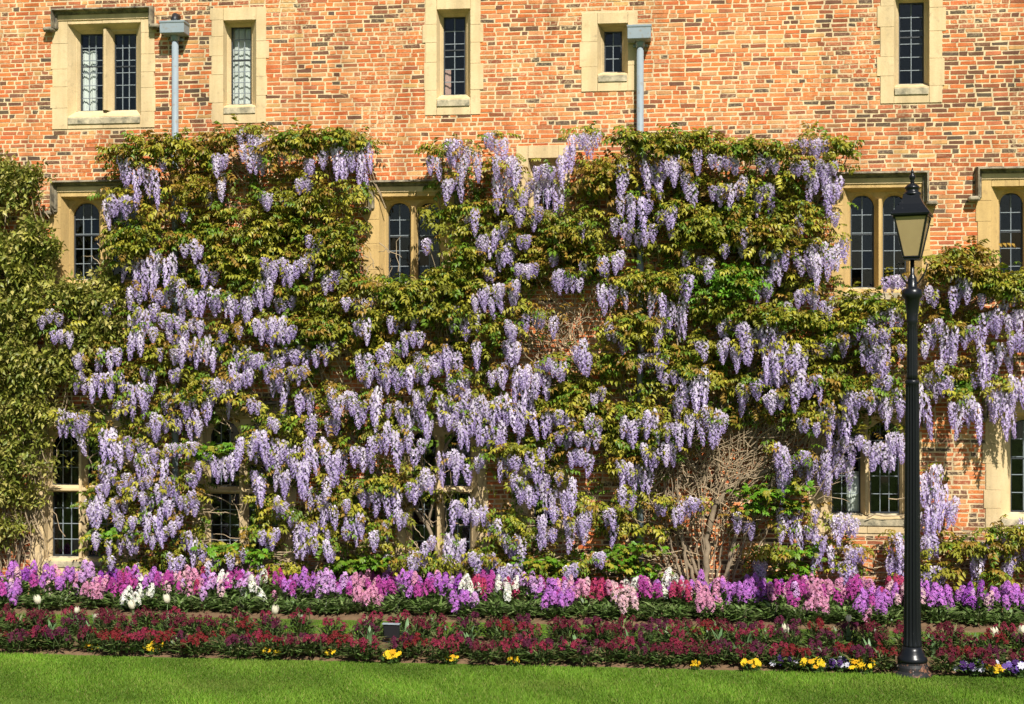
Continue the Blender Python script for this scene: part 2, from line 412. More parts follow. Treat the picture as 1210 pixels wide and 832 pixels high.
def make_window(outer, opening, lights, arched=False, transom=None, nx=2, ny=6, hood=None, sill=None, warm=False, curtain=None,
                open_light=None, base_v=None, desc=None, glaze_lower=4):
    smat = M['limestone_warm'] if warm else M['limestone']
    w = empty('window', parent=bld)
    if desc: w['label'] = desc
    O = rect(*outer); P = rect(*opening)
    windows.append(O)
    # ---- surround stones, one object each
    def stones(xa, xb, za, zb, vertical, out=0):
        L = (zb - za) if vertical else (xb - xa)
        p = 0; k = 0
        while p < L - 1e-6:
            h = random.uniform(0.22, 0.40) if vertical else random.uniform(0.35, 0.6)
            if L - p - h < 0.16: h = L - p
            pr = -0.012 - random.uniform(0, 0.004)
            ext = out * (random.uniform(0.02, 0.055) if k % 2 else random.uniform(-0.0, 0.012))
            s = Acc()
            if vertical:
                xa2, xb2 = (xa + min(ext, 0), xb + max(ext, 0))
                s.box(xa2, xb2, pr, 0.28, za + p + .0015, za + p + h - .0015)
                s.build('jamb_stone', smat, w, bevel=0.002)
            else:
                s.box(xa + p + .0015, xa + p + h - .0015, pr, 0.28, za, zb)
                s.build('head_stone' if za > (O[2] + O[3]) / 2 else 'sill_stone', smat, w, bevel=0.004)
            p += h; k += 1
    stones(O[0], P[0], O[2], O[3], True, -1); stones(P[1], O[1], O[2], O[3], True, 1)
    stones(P[0] + .001, P[1] - .001, P[3], O[3], False)
    if P[2] - O[2] > 0.02: stones(P[0] + .001, P[1] - .001, O[2], P[2], False)
    # ---- lights at the glass plane
    Ls = [rect(*l, Y=REC) for l in lights]
    mg = 0.035
    I = (min(l[0] for l in Ls) - mg, max(l[1] for l in Ls) + mg, min(l[2] for l in Ls) - .01, max(l[3] for l in Ls) + mg)
    a = Acc(); funnel(a, (P[0], P[1], P[2], P[3]), I, -0.012, REC - 0.06)
    a.build('reveal', smat, w)
    # ---- sill: sloped, weathered slab
    zs0 = P[2]
    sx0, sx1 = P[0] + .012, P[1] - .012
    a = Acc()
    a.add([(sx0, -.03, zs0 - .10), (sx1, -.03, zs0 - .10), (sx1, -.03, zs0 - .02), (sx0, -.03, zs0 - .02), (sx0 + .02, REC - .04, I[2] + .012), (sx1 - .02, REC - .04, I[2] + .012), (sx0, .0, zs0 - .10), (sx1, .0, zs0 - .10)],
          [(0, 1, 2, 3), (3, 2, 5, 4)] )
    a.add([(sx0, -.03, zs0 - .10), (sx0, -.03, zs0 - .02), (sx0 + .02, REC - .04, I[2] + .012), (sx0, .0, zs0 - .10)], [(0, 1, 2, 3)])
    a.add([(sx1, -.03, zs0 - .10), (sx1, -.03, zs0 - .02), (sx1 - .02, REC - .04, I[2] + .012), (sx1, .0, zs0 - .10)], [(3, 2, 1, 0)])
    a.add([(sx0, -.03, zs0 - .10), (sx1, -.03, zs0 - .10), (sx1, .0, zs0 - .10), (sx0, .0, zs0 - .10)], [(0, 3, 2, 1)])
    a.build('sill', M['limestone_sill'], w)
    # ---- stone round each light
    for k, l in enumerate(Ls):
        xa = I[0] if k == 0 else (Ls[k - 1][1] + l[0]) / 2
        xb = I[1] if k == len(Ls) - 1 else (l[1] + Ls[k + 1][0]) / 2
        a = Acc()
        wdt = l[1] - l[0]
        zs = l[3] - wdt * 0.46 if arched else l[3]
        light_plate(a, (xa, xb, I[2], I[3]), (l[0], l[1], I[2] + .01, l[3]), zs, REC - 0.06 if len(Ls) == 1 or arched else REC - .06, REC + .03, arched)
        a.build('light_head' if arched else 'light_surround', smat, w)
    for k in range(len(Ls) - 1):                            # pointed mullion between lights
        xa, xb = Ls[k][1] + .004, Ls[k + 1][0] - .004; xm = (xa + xb) / 2
        a = Acc(); zt = I[3] - (0.10 if arched else 0.0)
        a.add([(xa, REC - .03, I[2]), (xm - .018, -.0 + .045, I[2]), (xm + .018, .045, I[2]), (xb, REC - .03, I[2]), (xa, REC - .03, zt), (xm - .018, .045, zt), (xm + .018, .045, zt), (xb, REC - .03, zt)],
              [(0, 1, 5, 4), (1, 2, 6, 5), (2, 3, 7, 6), (4, 5, 6, 7)])
        a.build('mullion', smat, w)
    zt = None
    if transom:
        zt = at((lights[0][0] + lights[0][1]) / 2, transom, REC)[2]
        a = Acc(); a.add([(I[0], REC - .03, zt - .05), (I[1], REC - .03, zt - .05), (I[1], .05, zt - .02), (I[0], .05, zt - .02), (I[1], .05, zt + .01), (I[0], .05, zt + .01), (I[1], REC - .02, zt + .05), (I[0], REC - .02, zt + .05)],
                         [(0, 1, 2, 3), (3, 2, 4, 5), (5, 4, 6, 7)])
        a.build('transom', smat, w)
    # ---- glazing: iron frame, lead bars, a pane in each opening of the lattice
    gb = Acc(); fr = Acc()
    for k, l in enumerate(Ls):
        segs = [(I[2] + .01, l[3], ny)]
        if zt: segs = [(zt + .045, l[3], ny), (I[2] + .01, zt - .045, glaze_lower)]
        for (za, zb, nr) in segs:
            x0, x1 = l[0], l[1]; y = REC + .035; fw = .018
            fr.box(x0, x0 + fw, y - .015, y + .012, za, zb); fr.box(x1 - fw, x1, y - .015, y + .012, za, zb)
            fr.box(x0 + fw, x1 - fw, y - .015, y + .012, za, za + fw); fr.box(x0 + fw, x1 - fw, y - .015, y + .012, zb - fw, zb)
            if nr >= 5 and not zt: fr.box(x0 + fw, x1 - fw, y - .017, y - .003, za + (zb - za) * .58 - .009, za + (zb - za) * .58 + .009)
            gx0, gx1, gz0, gz1 = x0 + fw, x1 - fw, za + fw, zb - fw
            tilt = 0.0
            if open_light == k and len(Ls) == 1: tilt = 0.13
            for q in range(1, nx):
                xx = gx0 + (gx1 - gx0) * q / nx; gb.box(xx - .005, xx + .005, y - .010, y + .008, gz0, gz1)
            for q in range(1, nr):
                zz = gz0 + (gz1 - gz0) * q / nr; gb.box(gx0, gx1, y - .0085, y + .007, zz - .005, zz + .005)
            for i in range(nx):
                for j in range(nr):
                    p = bpy.data.objects.new('pane', pane_mesh); link(p, w)
                    pw, ph = (gx1 - gx0) / nx, (gz1 - gz0) / nr
                    p.location = (gx0 + pw * (i + .5), y, gz0 + ph * (j + .5)); p.scale = (pw * .97, 0.6, ph * .97)
                    p.rotation_euler = (random.gauss(0, .03), 0, random.gauss(0, .03))
    gb.build('lead_lattice', M['lead'], w); fr.build('casement_frame', M['iron'], w)
    # ---- the room behind and what hangs in it
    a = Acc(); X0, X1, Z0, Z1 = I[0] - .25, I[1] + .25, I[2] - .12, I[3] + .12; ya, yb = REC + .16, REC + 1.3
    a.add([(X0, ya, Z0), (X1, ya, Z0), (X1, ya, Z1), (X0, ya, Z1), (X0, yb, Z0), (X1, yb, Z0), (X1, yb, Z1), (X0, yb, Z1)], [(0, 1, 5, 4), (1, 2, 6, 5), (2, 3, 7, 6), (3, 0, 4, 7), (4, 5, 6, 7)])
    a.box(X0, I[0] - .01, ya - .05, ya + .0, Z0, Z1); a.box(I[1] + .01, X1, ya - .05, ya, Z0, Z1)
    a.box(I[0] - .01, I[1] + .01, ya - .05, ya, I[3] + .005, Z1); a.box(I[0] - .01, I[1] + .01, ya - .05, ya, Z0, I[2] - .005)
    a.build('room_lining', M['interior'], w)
    for cu in (curtain or []):
        li, f0, f1, b0, b1, mt = cu                      # light, from, to (fractions across), bottom and top fractions
        l = Ls[li]; xa, xb = l[0] + (l[1] - l[0]) * f0, l[0] + (l[1] - l[0]) * f1
        n = 40; xs = np.linspace(xa, xb, n); ph = random.random() * 6
        yy = REC + .085 + .014 * np.sin(np.linspace(0, 16 * max(.3, f1 - f0), n) + ph) + .006 * np.sin(np.linspace(0, 41, n))
        za, zb = l[2] + (l[3] - l[2]) * b0, l[2] + (l[3] - l[2]) * b1
        V = [(x, y, za) for x, y in zip(xs, yy)] + [(x, y * .6 + .4 * (REC + .085), zb) for x, y in zip(xs, yy)]
        a = Acc(); a.add(V, [(k, k + 1, n + k + 1, n + k) for k in range(n - 1)])
        a.build('curtain', M[mt], w, smooth=True)
    if hood: hood_mould(*hood[:4], w, **(hood[4] if len(hood) > 4 else {}))
    return w

# top floor
make_window((63, 182, 22, 152), (80, 167, 28, 138), [(95, 122, 40, 131), (135, 161, 40, 131)], nx=3, ny=6, hood=(63, 183, 10, 33),
            curtain=[(0, .02, .62, .0, .8, 'curtain')], desc='two-light window under a dark hood mould beside the drainpipe')
make_window((251, 314, 9, 146), (264, 303, 24, 126), [(273, 297, 32, 124)], nx=3, ny=7, curtain=[(0, 0, 1, 0, 1, 'curtain')], desc='narrow window with a white curtain drawn across')
make_window((503, 567, -4, 136), (516, 556, 11, 117), [(524, 550, 20, 113)], nx=2, ny=6, curtain=[(0, .02, .30, 0, .35, 'curtain_pink')])
make_window((688, 753, 15, 108), (706, 742, 28, 88), [(714, 735, 37, 86)], nx=2, ny=3, open_light=0, desc='smallest top-floor window, next to the drainpipe hopper')
make_window((1041, 1113, -34, 122), (1056, 1098, -8, 103), [(1062, 1092, 3, 100)], nx=2, ny=6, desc='tall narrow window above the lamp post')
# first floor
make_window((62, 186, 224, 345), (72, 176, 232, 338), [(87, 118, 240, 330), (132, 163, 240, 330)], True, nx=3, ny=5, hood=(62, 186, 213, 250), warm=True)
make_window((434, 546, 224, 345), (448, 532, 232, 338), [(459, 485, 240, 334), (494, 520, 240, 334)], True, nx=2, ny=5, hood=(436, 544, 213, 246), warm=True)
make_window((612, 672, 172, 262), (624, 660, 187, 252), [(631, 653, 196, 248)], nx=2, ny=3)
make_window((986, 1098, 215, 352), (996, 1089, 222, 345), [(1005, 1033, 231, 340), (1043, 1071, 231, 340)], True, nx=2, ny=5, hood=(976, 1097, 203, 240), warm=True)
make_window((1156, 1262, 212, 350), (1171, 1256, 220, 342), [(1181, 1209, 228, 337), (1219, 1247, 228, 337)], True, nx=2, ny=5, hood=(1152, 1272, 197, 233), warm=True)
# ground floor
make_window((38, 158, 496, 694), (52, 146, 504, 662), [(62, 95, 512, 657), (104, 137, 512, 657)], True, transom=577, nx=3, ny=3, hood=(40, 156, 484, 520), glaze_lower=4)
make_window((228, 346, 486, 694), (240, 336, 490, 664), [(249, 283, 498, 658), (294, 328, 498, 658)], True, transom=579, nx=3, ny=3, hood=(228, 348, 474, 512), glaze_lower=4)
make_window((470, 574, 496, 694), (479, 565, 502, 668), [(487, 515, 510, 660), (525, 556, 510, 660)], True, transom=578, nx=2, ny=3, hood=(466, 578, 486, 520), glaze_lower=4)
make_window((608, 676, 548, 640), (624, 660, 560, 630), [(631, 653, 568, 624)], nx=2, ny=3)
make_window((958, 1086, 482, 630), (972, 1074, 490, 612), [(983, 1017, 498, 606), (1028, 1063, 498, 606)], True, nx=3, ny=5, hood=(952, 1092, 470, 500), curtain=[(0, .55, 1, .0, .45, 'curtain')])
make_window((1165, 1290, 480, 626), (1182, 1274, 488, 612), [(1194, 1226, 496, 605), (1236, 1268, 496, 605)], True, nx=2, ny=5, hood=(1160, 1296, 466, 494))

# ---- mortar bed with holes for the windows
xs = sorted({WX0, WX1, *[w[0] for w in windows], *[w[1] for w in windows]})
zs = sorted({-0.2, WZ, *[w[2] for w in windows], *[w[3] for w in windows]})
a = Acc()
for i in range(len(xs) - 1):
    for j in range(len(zs) - 1):
        xc, zc = (xs[i] + xs[i + 1]) / 2, (zs[j] + zs[j + 1]) / 2
        if any(w[0] < xc < w[1] and w[2] < zc < w[3] for w in windows): continue
        a.add([(xs[i], .0, zs[j]), (xs[i + 1], .0, zs[j]), (xs[i + 1], .0, zs[j + 1]), (xs[i], .0, zs[j + 1])], [(0, 1, 2, 3)])
a.build('mortar_bed', M['mortar'], bld)
a = Acc()
a.add([(WX0, 0, -.2), (WX0, 0, WZ), (WX0, 7, WZ), (WX0, 7, -.2)], [(0, 1, 2, 3)]); a.add([(WX1, 0, -.2), (WX1, 7, -.2), (WX1, 7, WZ), (WX1, 0, WZ)], [(0, 1, 2, 3)])
a.add([(WX0, 7, -.2), (WX0, 7, WZ), (WX1, 7, WZ), (WX1, 7, -.2)], [(0, 1, 2, 3)])
a.build('side_and_rear_walls', M['mortar'], bld)
a = Acc(); a.box(WX0 - .08, WX1 + .08, -.10, 7.1, WZ, WZ + .14); a.build('parapet_coping', M['coping'], bld)

# ---- bricks: rough English bond of handmade brick; 300 well-seen ones are objects, the rest one part
COURSE, JOINT = 0.0612, 0.0175
HB = COURSE - JOINT
pal = [(lin(203, 116, 66), 28), (lin(206, 130, 80), 26), (lin(193, 104, 60), 18), (lin(202, 142, 94), 12), (lin(180, 108, 74), 11), (lin(154, 92, 64), 4), (lin(112, 78, 60), 3), (lin(98, 80, 66), 1.6), (lin(204, 154, 98), 4)]
pc = np.array([p[0] for p in pal]); pw = np.array([p[1] for p in pal], float)
dark = np.array([0, 0, .3, 0, 1, 3, 4, 3, 0.2])
def zone_dark(x, z):
    """burnt headers gather in some patches of the wall"""
    d = 0.25 + 0.5 * math.sin(x * .9 + 1.3) * math.sin(z * 1.3 + x * .4 + .5)
    d += 1.1 * math.exp(-((x - 3.9) / 1.1) ** 2 - ((z - 7.2) / 1.0) ** 2) + .5 * math.exp(-((x + .5) / .5) ** 2 - ((z - 7.6) / .5) ** 2)
    d += .8 * math.exp(-((z - .7) / .8) ** 2)
    return max(0.0, d)
bricks = []
nrow = int(WZ / COURSE)
for r in range(nrow):
    z = r * COURSE + JOINT / 2
    blocked = sorted([(w[0], w[1]) for w in windows if min(z + HB, w[3]) - max(z, w[2]) > .55 * HB])
    spans = []; x = WX0
    for b0, b1 in blocked:
        if b0 > x: spans.append((x, b0))
        x = max(x, b1)
    if x < WX1: spans.append((x, WX1))
    ps = 0.85 if r % 2 else 0.30
    for s0, s1 in spans:
        x = s0 + (0 if s0 > WX0 else -random.random() * .2)
        while x < s1 - .03:
            L = random.gauss(.212, .012) if random.random() < ps else random.gauss(.104, .008)
            if s1 - x - L < .06: L = s1 - x - JOINT * .3
            if L > .26: L = .5 * L
            bricks.append((x + JOINT / 2, x + L - JOINT / 2 + .0, z))
            x += L + JOINT * .25
def brick_color(x, z):
    wgt = pw + dark * zone_dark(x, z) * 6
    c = pc[rng.choice(len(pc), p=wgt / wgt.sum())]
    return np.clip(c * rng.normal(1, .09) * (1 + rng.normal(0, .03, 3)), .02, .95)
def course_z(x, z): return z + .006 * math.sin(x * 1.1 + z * 2.0) + .004 * math.sin(x * 2.7 + z * 5)
cand = []
for i, (x0, x1, z) in enumerate(bricks):
    u, v = pix(((x0 + x1) / 2, 0, z))
    if 4 < u < 1206 and 3 < v < 150 and x1 - x0 > .17: cand.append((-(x1 - x0) * (1 + .02 * random.random()), i))
chosen = set(i for _, i in sorted(cand)[:300])
box_t = np.array([(x, y, z) for z in (0, 1) for y in (0, 1) for x in (0, 1)], float)
box_f = np.array([(0, 1, 5, 4), (1, 3, 7, 5), (2, 0, 4, 6), (4, 5, 7, 6), (2, 3, 1, 0)])
Vs, Cs = [], []
brick_meshes = {}
single = []
for i, (x0, x1, z) in enumerate(bricks):
    xm = (x0 + x1) / 2; c = brick_color(xm, z); zz = course_z(xm, z)
    h = HB * random.gauss(1, .05); pr = random.uniform(.002, .006)
    if i in chosen: single.append((x0, x1, zz, h, pr, c)); continue
    V = box_t * (x1 - x0, -1, h) + (x0, 0, zz)
    V[:, 1] = np.where(box_t[:, 1] < .5, -pr, .01)
    V[:4] += 0
    fr = box_t[:, 1] < .5
    V[fr] += rng.normal(0, 1, (4, 3)) * (.0045, .0010, .0030)
    Vs.append(V); Cs.append(np.repeat(c[None], 8, 0))
n = len(Vs)
a = Acc(); a.add(np.concatenate(Vs), (box_f[None] + (np.arange(n) * 8)[:, None, None]).reshape(-1, 4), np.concatenate(Cs))
tag(a.build('bricks', M['brick'], bld), kind='stuff')
for k in range(40):                                         # 40 shared brick shapes
    a = Acc(); V = box_t * (.205, 1, HB) - (.1025, 0, 0)
    V[:, 1] = np.where(box_t[:, 1] < .5, -.004, .01)
    V[box_t[:, 1] < .5] += rng.normal(0, 1, (4, 3)) * (.0045, .0010, .0030)
    xx = -9 + 13.0 * k / 40
    a.add(V, box_f, brick_color(xx, 7.6)); brick_meshes[k] = a.mesh('brick', M['brick'])
for x0, x1, zz, h, pr, c in single:
    k = int(np.clip((x0 + 9) / 13 * 40 + random.uniform(-4, 4), 0, 39))
    o = bpy.data.objects.new('brick', brick_meshes[k]); link(o, bld)
    o.location = ((x0 + x1) / 2, -pr + .004, zz); o.scale = ((x1 - x0) / .205, 1, h / HB)

# ================================================================== drainpipes
def drainpipe(u, v_top, hu0, hu1, hv0, hv1, label, elbow):
    p0 = at(u, v_top, -.10); x = p0[0]
    d = empty('drainpipe', (x, -.10, 0)); tag(d, label, 'drainpipe', 'cast iron drainpipes on the wall')
    zt = at(u, hv1, -.1)[2]; zh = at(u, hv0, -.1)[2]
    hw = (at(hu1, hv0, -.1)[0] - at(hu0, hv0, -.1)[0]) / 2; hx = (at(hu1, hv0, -.1)[0] + at(hu0, hv0, -.1)[0]) / 2 - x
    a = Acc(); a.tube([(0, 0, .05), (0, 0, zt * .5), (0, 0, zt + .02)], .047, 14)
    a.build('pipe', M['pipe_paint'], d, smooth=True)
    zc = zt - .05; 
    for zq in (zt - .02, zt - 1.55, zt - 3.3, zt - 5.0, .5):
        a = Acc(); a.lathe([(.05, zq - .05), (.060, zq - .045), (.060, zq - .01), (.064, zq), (.064, zq + .025), (.055, zq + .03)], 18)
        a.build('pipe_socket', M['pipe_paint'], d, smooth=True)
        a = Acc(); a.box(-.10, .10, .045, .10, zq - .035, zq + .005); a.build('bracket', M['pipe_paint'], d, bevel=.006)
    # hopper: box with moulded rim tapering to the pipe
    a = Acc()
    zr = zt + (zh - zt) * .10
    def ring(h, y0, y1, z): return [(hx - h, y0, z), (hx + h, y0, z), (hx + h, y1, z), (hx - h, y1, z)]
    V = ring(.06, -.055, .055, zt) + ring(hw * .95, -.14, .09, zr) + ring(hw * .95, -.14, .09, zh - .035) + ring(hw, -.148, .092, zh - .03) + ring(hw, -.15, .092, zh) + ring(hw * .88, -.13, .08, zh) + ring(hw * .8, -.12, .07, zh - .09)
    F = []
    for k in range(6):
        for j in range(4): F.append((k * 4 + j, k * 4 + (j + 1) % 4, k * 4 + 4 + (j + 1) % 4, k * 4 + 4 + j))
    F.append((24, 25, 26, 27)); a.add(V, F); a.build('hopper_head', M['pipe_paint'], d, bevel=.006)
    if elbow:
        a = Acc(); a.tube([(hx, .10, zh + .10), (hx, .0, zh + .09), (hx, -.03, zh + .05), (hx, -.035, zh - .03)], .05, 12); a.build('spout', M['plastic_black'], d, smooth=True)
    return d
drainpipe(207, 43, 192, 222, 27, 43, 'grey painted drainpipe with hopper beside the two-light hooded window', True)
drainpipe(756.5, 50, 741, 770, 32, 50, 'grey painted drainpipe with hopper beside the smallest top-floor window', False)

# ================================================================== climbing plants
def leaflet(w=.42, fold=.10, droop=-.14):
    V = np.array([(0, 0, 0), (-w / 2, .42, fold), (0, .5, 0), (w / 2, .42, fold), (0, 1, droop)], float)
    return V, np.array([(0, 2, 4, 1), (0, 3, 4, 2)])
def compound_leaf(pairs, rnd):
    """pinnate leaf of unit length along +Y, leaflets drooping from the arched rachis"""
    tv, tf = leaflet(.50, .10, -.2)
    P, F, n = [], [], 0
    def put(p, d, s, up=(0, 0, 1)):
        nonlocal n
        m_ = frames(np.array([d], float), np.array([up], float))[0] * s
        P.append(tv @ m_.T + p); F.append(tf + n); n += len(tv)
    for k in range(pairs):
        t = .22 + .66 * k / max(1, pairs - 1)
        p = np.array((0, t, .1 * t - .3 * t * t))
        for sgn in (-1, 1):
            d = np.array((sgn * rnd.uniform(.7, 1), rnd.uniform(.25, .6), rnd.uniform(-.75, -.25)))
            put(p, d, rnd.uniform(.36, .50) * (1 - .15 * abs(t - .5)))
    put(np.array((0, .9, .1 * .9 - .3 * .81)), np.array((0, .8, -.8)), .40)
    return np.concatenate(P), np.concatenate(F)
LEAF_T = [compound_leaf(4, rng) for _ in range(3)] + [compound_leaf(3, rng) for _ in range(2)]
def palmate(rnd):
    tv, tf = leaflet(.55, .06, -.12); P, F, n = [], [], 0
    for ang in (-1.15, -.55, 0, .55, 1.15):
        d = np.array([(math.sin(ang), math.cos(ang), -.25)]); m_ = frames(d, np.array([(0, 0, 1.0)]))[0] * (.8 - .22 * abs(ang))
        P.append(tv @ m_.T + (0, .12, 0)); F.append(tf + n); n += len(tv)
    return np.concatenate(P), np.concatenate(F)
PALM_T = [palmate(rng)]

BRONZE = np.array((0.265, 0.160, 0.024)); OLIVE = np.array((0.215, 0.220, 0.020)); GREEN = np.array((0.115, 0.195, 0.015)); BRIGHT = np.array((0.115, 0.260, 0.014)); GOLD = np.array((0.330, 0.300, 0.030))
class Leaves:
    """gathers leaves, one list for each leaf shape"""
    def __init__(s): s.b = {}
    def put(s, key, P, D, size, col):
        s.b.setdefault(key, []).append((P, D, size, col))
    def build(s, name, parent, temps, mat):
        a = Acc()
        for key, L in s.b.items():
            tv, tf = temps[key]
            P = np.concatenate([l[0] for l in L]); D = np.concatenate([l[1] for l in L]); S = np.concatenate([l[2] for l in L]); C = np.concatenate([l[3] for l in L])
            up = np.tile((0, 0, 1.0), (len(P), 1)) + rng.normal(0, .35, (len(P), 3))
            Mx = frames(D, up) * S[:, None, None]
            nv = len(tv)
            # leaflets differ a little within a leaf
            cc = C[:, None, :] * rng.normal(1, .10, (len(P), nv // 5, 1)).repeat(5, axis=1)
            a.inst(tv, tf, Mx, P, np.clip(cc, .003, .9))
        o = a.build(name, mat, parent); o['kind'] = 'stuff'
        return o
TEMPS = {i: t for i, t in enumerate(LEAF_T)}; TEMPS['palm'] = PALM_T[0]

def spray(lv, c, rx, n, tint, size=.19, out=.8):
    """a shoot end: leaves fanning out and forward from round c"""
    off = rng.normal(0, 1, (n, 3)) * (rx * .55, .08, .042)
    P = c + off
    D = np.stack([off[:, 0] / max(rx, .1) * .9 + rng.normal(0, .55, n), -np.abs(rng.normal(out, .4, n)), rng.normal(-.10, .40, n)], -1)
    S = size * rng.uniform(.65, 1.25, n)
    if tint == 'mix': cc = [BRONZE, GOLD, OLIVE, GREEN]; w = [.20, .26, .32, .22]
    elif tint == 'bronze': cc = [BRONZE, GOLD, OLIVE, GREEN]; w = [.45, .30, .17, .08]
    elif tint == 'olive': cc = [BRONZE, GOLD, OLIVE, GREEN]; w = [.10, .25, .40, .25]
    elif tint == 'inner': cc = [GREEN, OLIVE, GREEN * .8, BRONZE * .7]; w = [.4, .25, .25, .1]
    else: cc = [BRIGHT, GREEN, OLIVE, GOLD]; w = [.45, .30, .15, .10]
    C = np.array(cc)[rng.choice(4, n, p=w)] * rng.uniform(.75, 1.25, (n, 1))
    if tint == 'palm':
        lv.put('palm', P, D, S * .75, C)
    else:
        ks = rng.integers(0, len(LEAF_T), n)
        for k in range(len(LEAF_T)):
            q = ks == k
            if q.any(): lv.put(k, P[q], D[q], S[q], C[q])

# ---- one flower cluster (raceme): hanging cone of pea flowers, paler above, violet at the tip
def raceme_mesh(k):
    r = np.random.default_rng(100 + k)
    n = 78
    t = (np.arange(n) + r.uniform(0, 1, n)) / n
    t = t ** .92
    ang = np.arange(n) * 2.39996 + r.normal(0, .4, n)
    prof = np.interp(t, [0, .08, .25, .6, .85, 1], [.45, .9, 1, .72, .40, .12])
    rad = .054 * prof * r.uniform(.75, 1.12, n)
    P = np.stack([rad * np.cos(ang), rad * np.sin(ang), -t], -1)         # unit length, scaled in z by the object
    a = Acc()
    size = .027 * np.interp(t, [0, .7, 1], [1.1, .9, .5])
    out = np.stack([np.cos(ang), np.sin(ang), np.full(n, -.15)], -1)
    mood = [0.0, .5, -.5, .2, .9, -.2, -.7, .35, -.9, .1, .6, -.35][k % 12]
    pale = np.array((.85, .775, .87)); mid = np.array((.64, .525, .79)); deep = np.array((.40, .275, .63))
    # back petal, broad and pale; keel below it, deeper
    bt = np.array([(-.62, 0, -.1), (.62, 0, -.1), (.50, .12, .75), (0, .2, .95), (-.50, .12, .75)])
    Mx = frames(out, np.tile((0, 0, 1.0), (n, 1)) + r.normal(0, .3, (n, 3))); Mx = Mx * size[:, None, None]
    Mx[:, 2, :] /= .34                                                    # undo the later z scaling
    q = np.clip(t * 1.15 + r.normal(0, .2, n) + mood * .4, 0, 1)[:, None]
    C = pale * (1 - q) + mid * q
    a.inst(bt, np.array([(0, 1, 2, 3, 4)]), Mx, P, C)
    kt = np.array([(-.28, .1, -.1), (.28, .1, -.1), (.18, .85, -.25), (-.18, .85, -.25), (0, .45, .12)])
    C2 = mid * (1 - q) + deep * q
    a.inst(kt, np.array([(0, 1, 4), (1, 2, 4), (2, 3, 4), (3, 0, 4)]), Mx, P, C2)
    a.tube([(0, 0, .06), (.003, .002, -.4), (0, 0, -1)], [.004, .003, .001], 3, (.12, .11, .04), cap=False)
    return a
RAC_A = [raceme_mesh(k) for k in range(12)]
RAC = [a_.mesh('flower_cluster', M['petal']) for a_ in RAC_A]

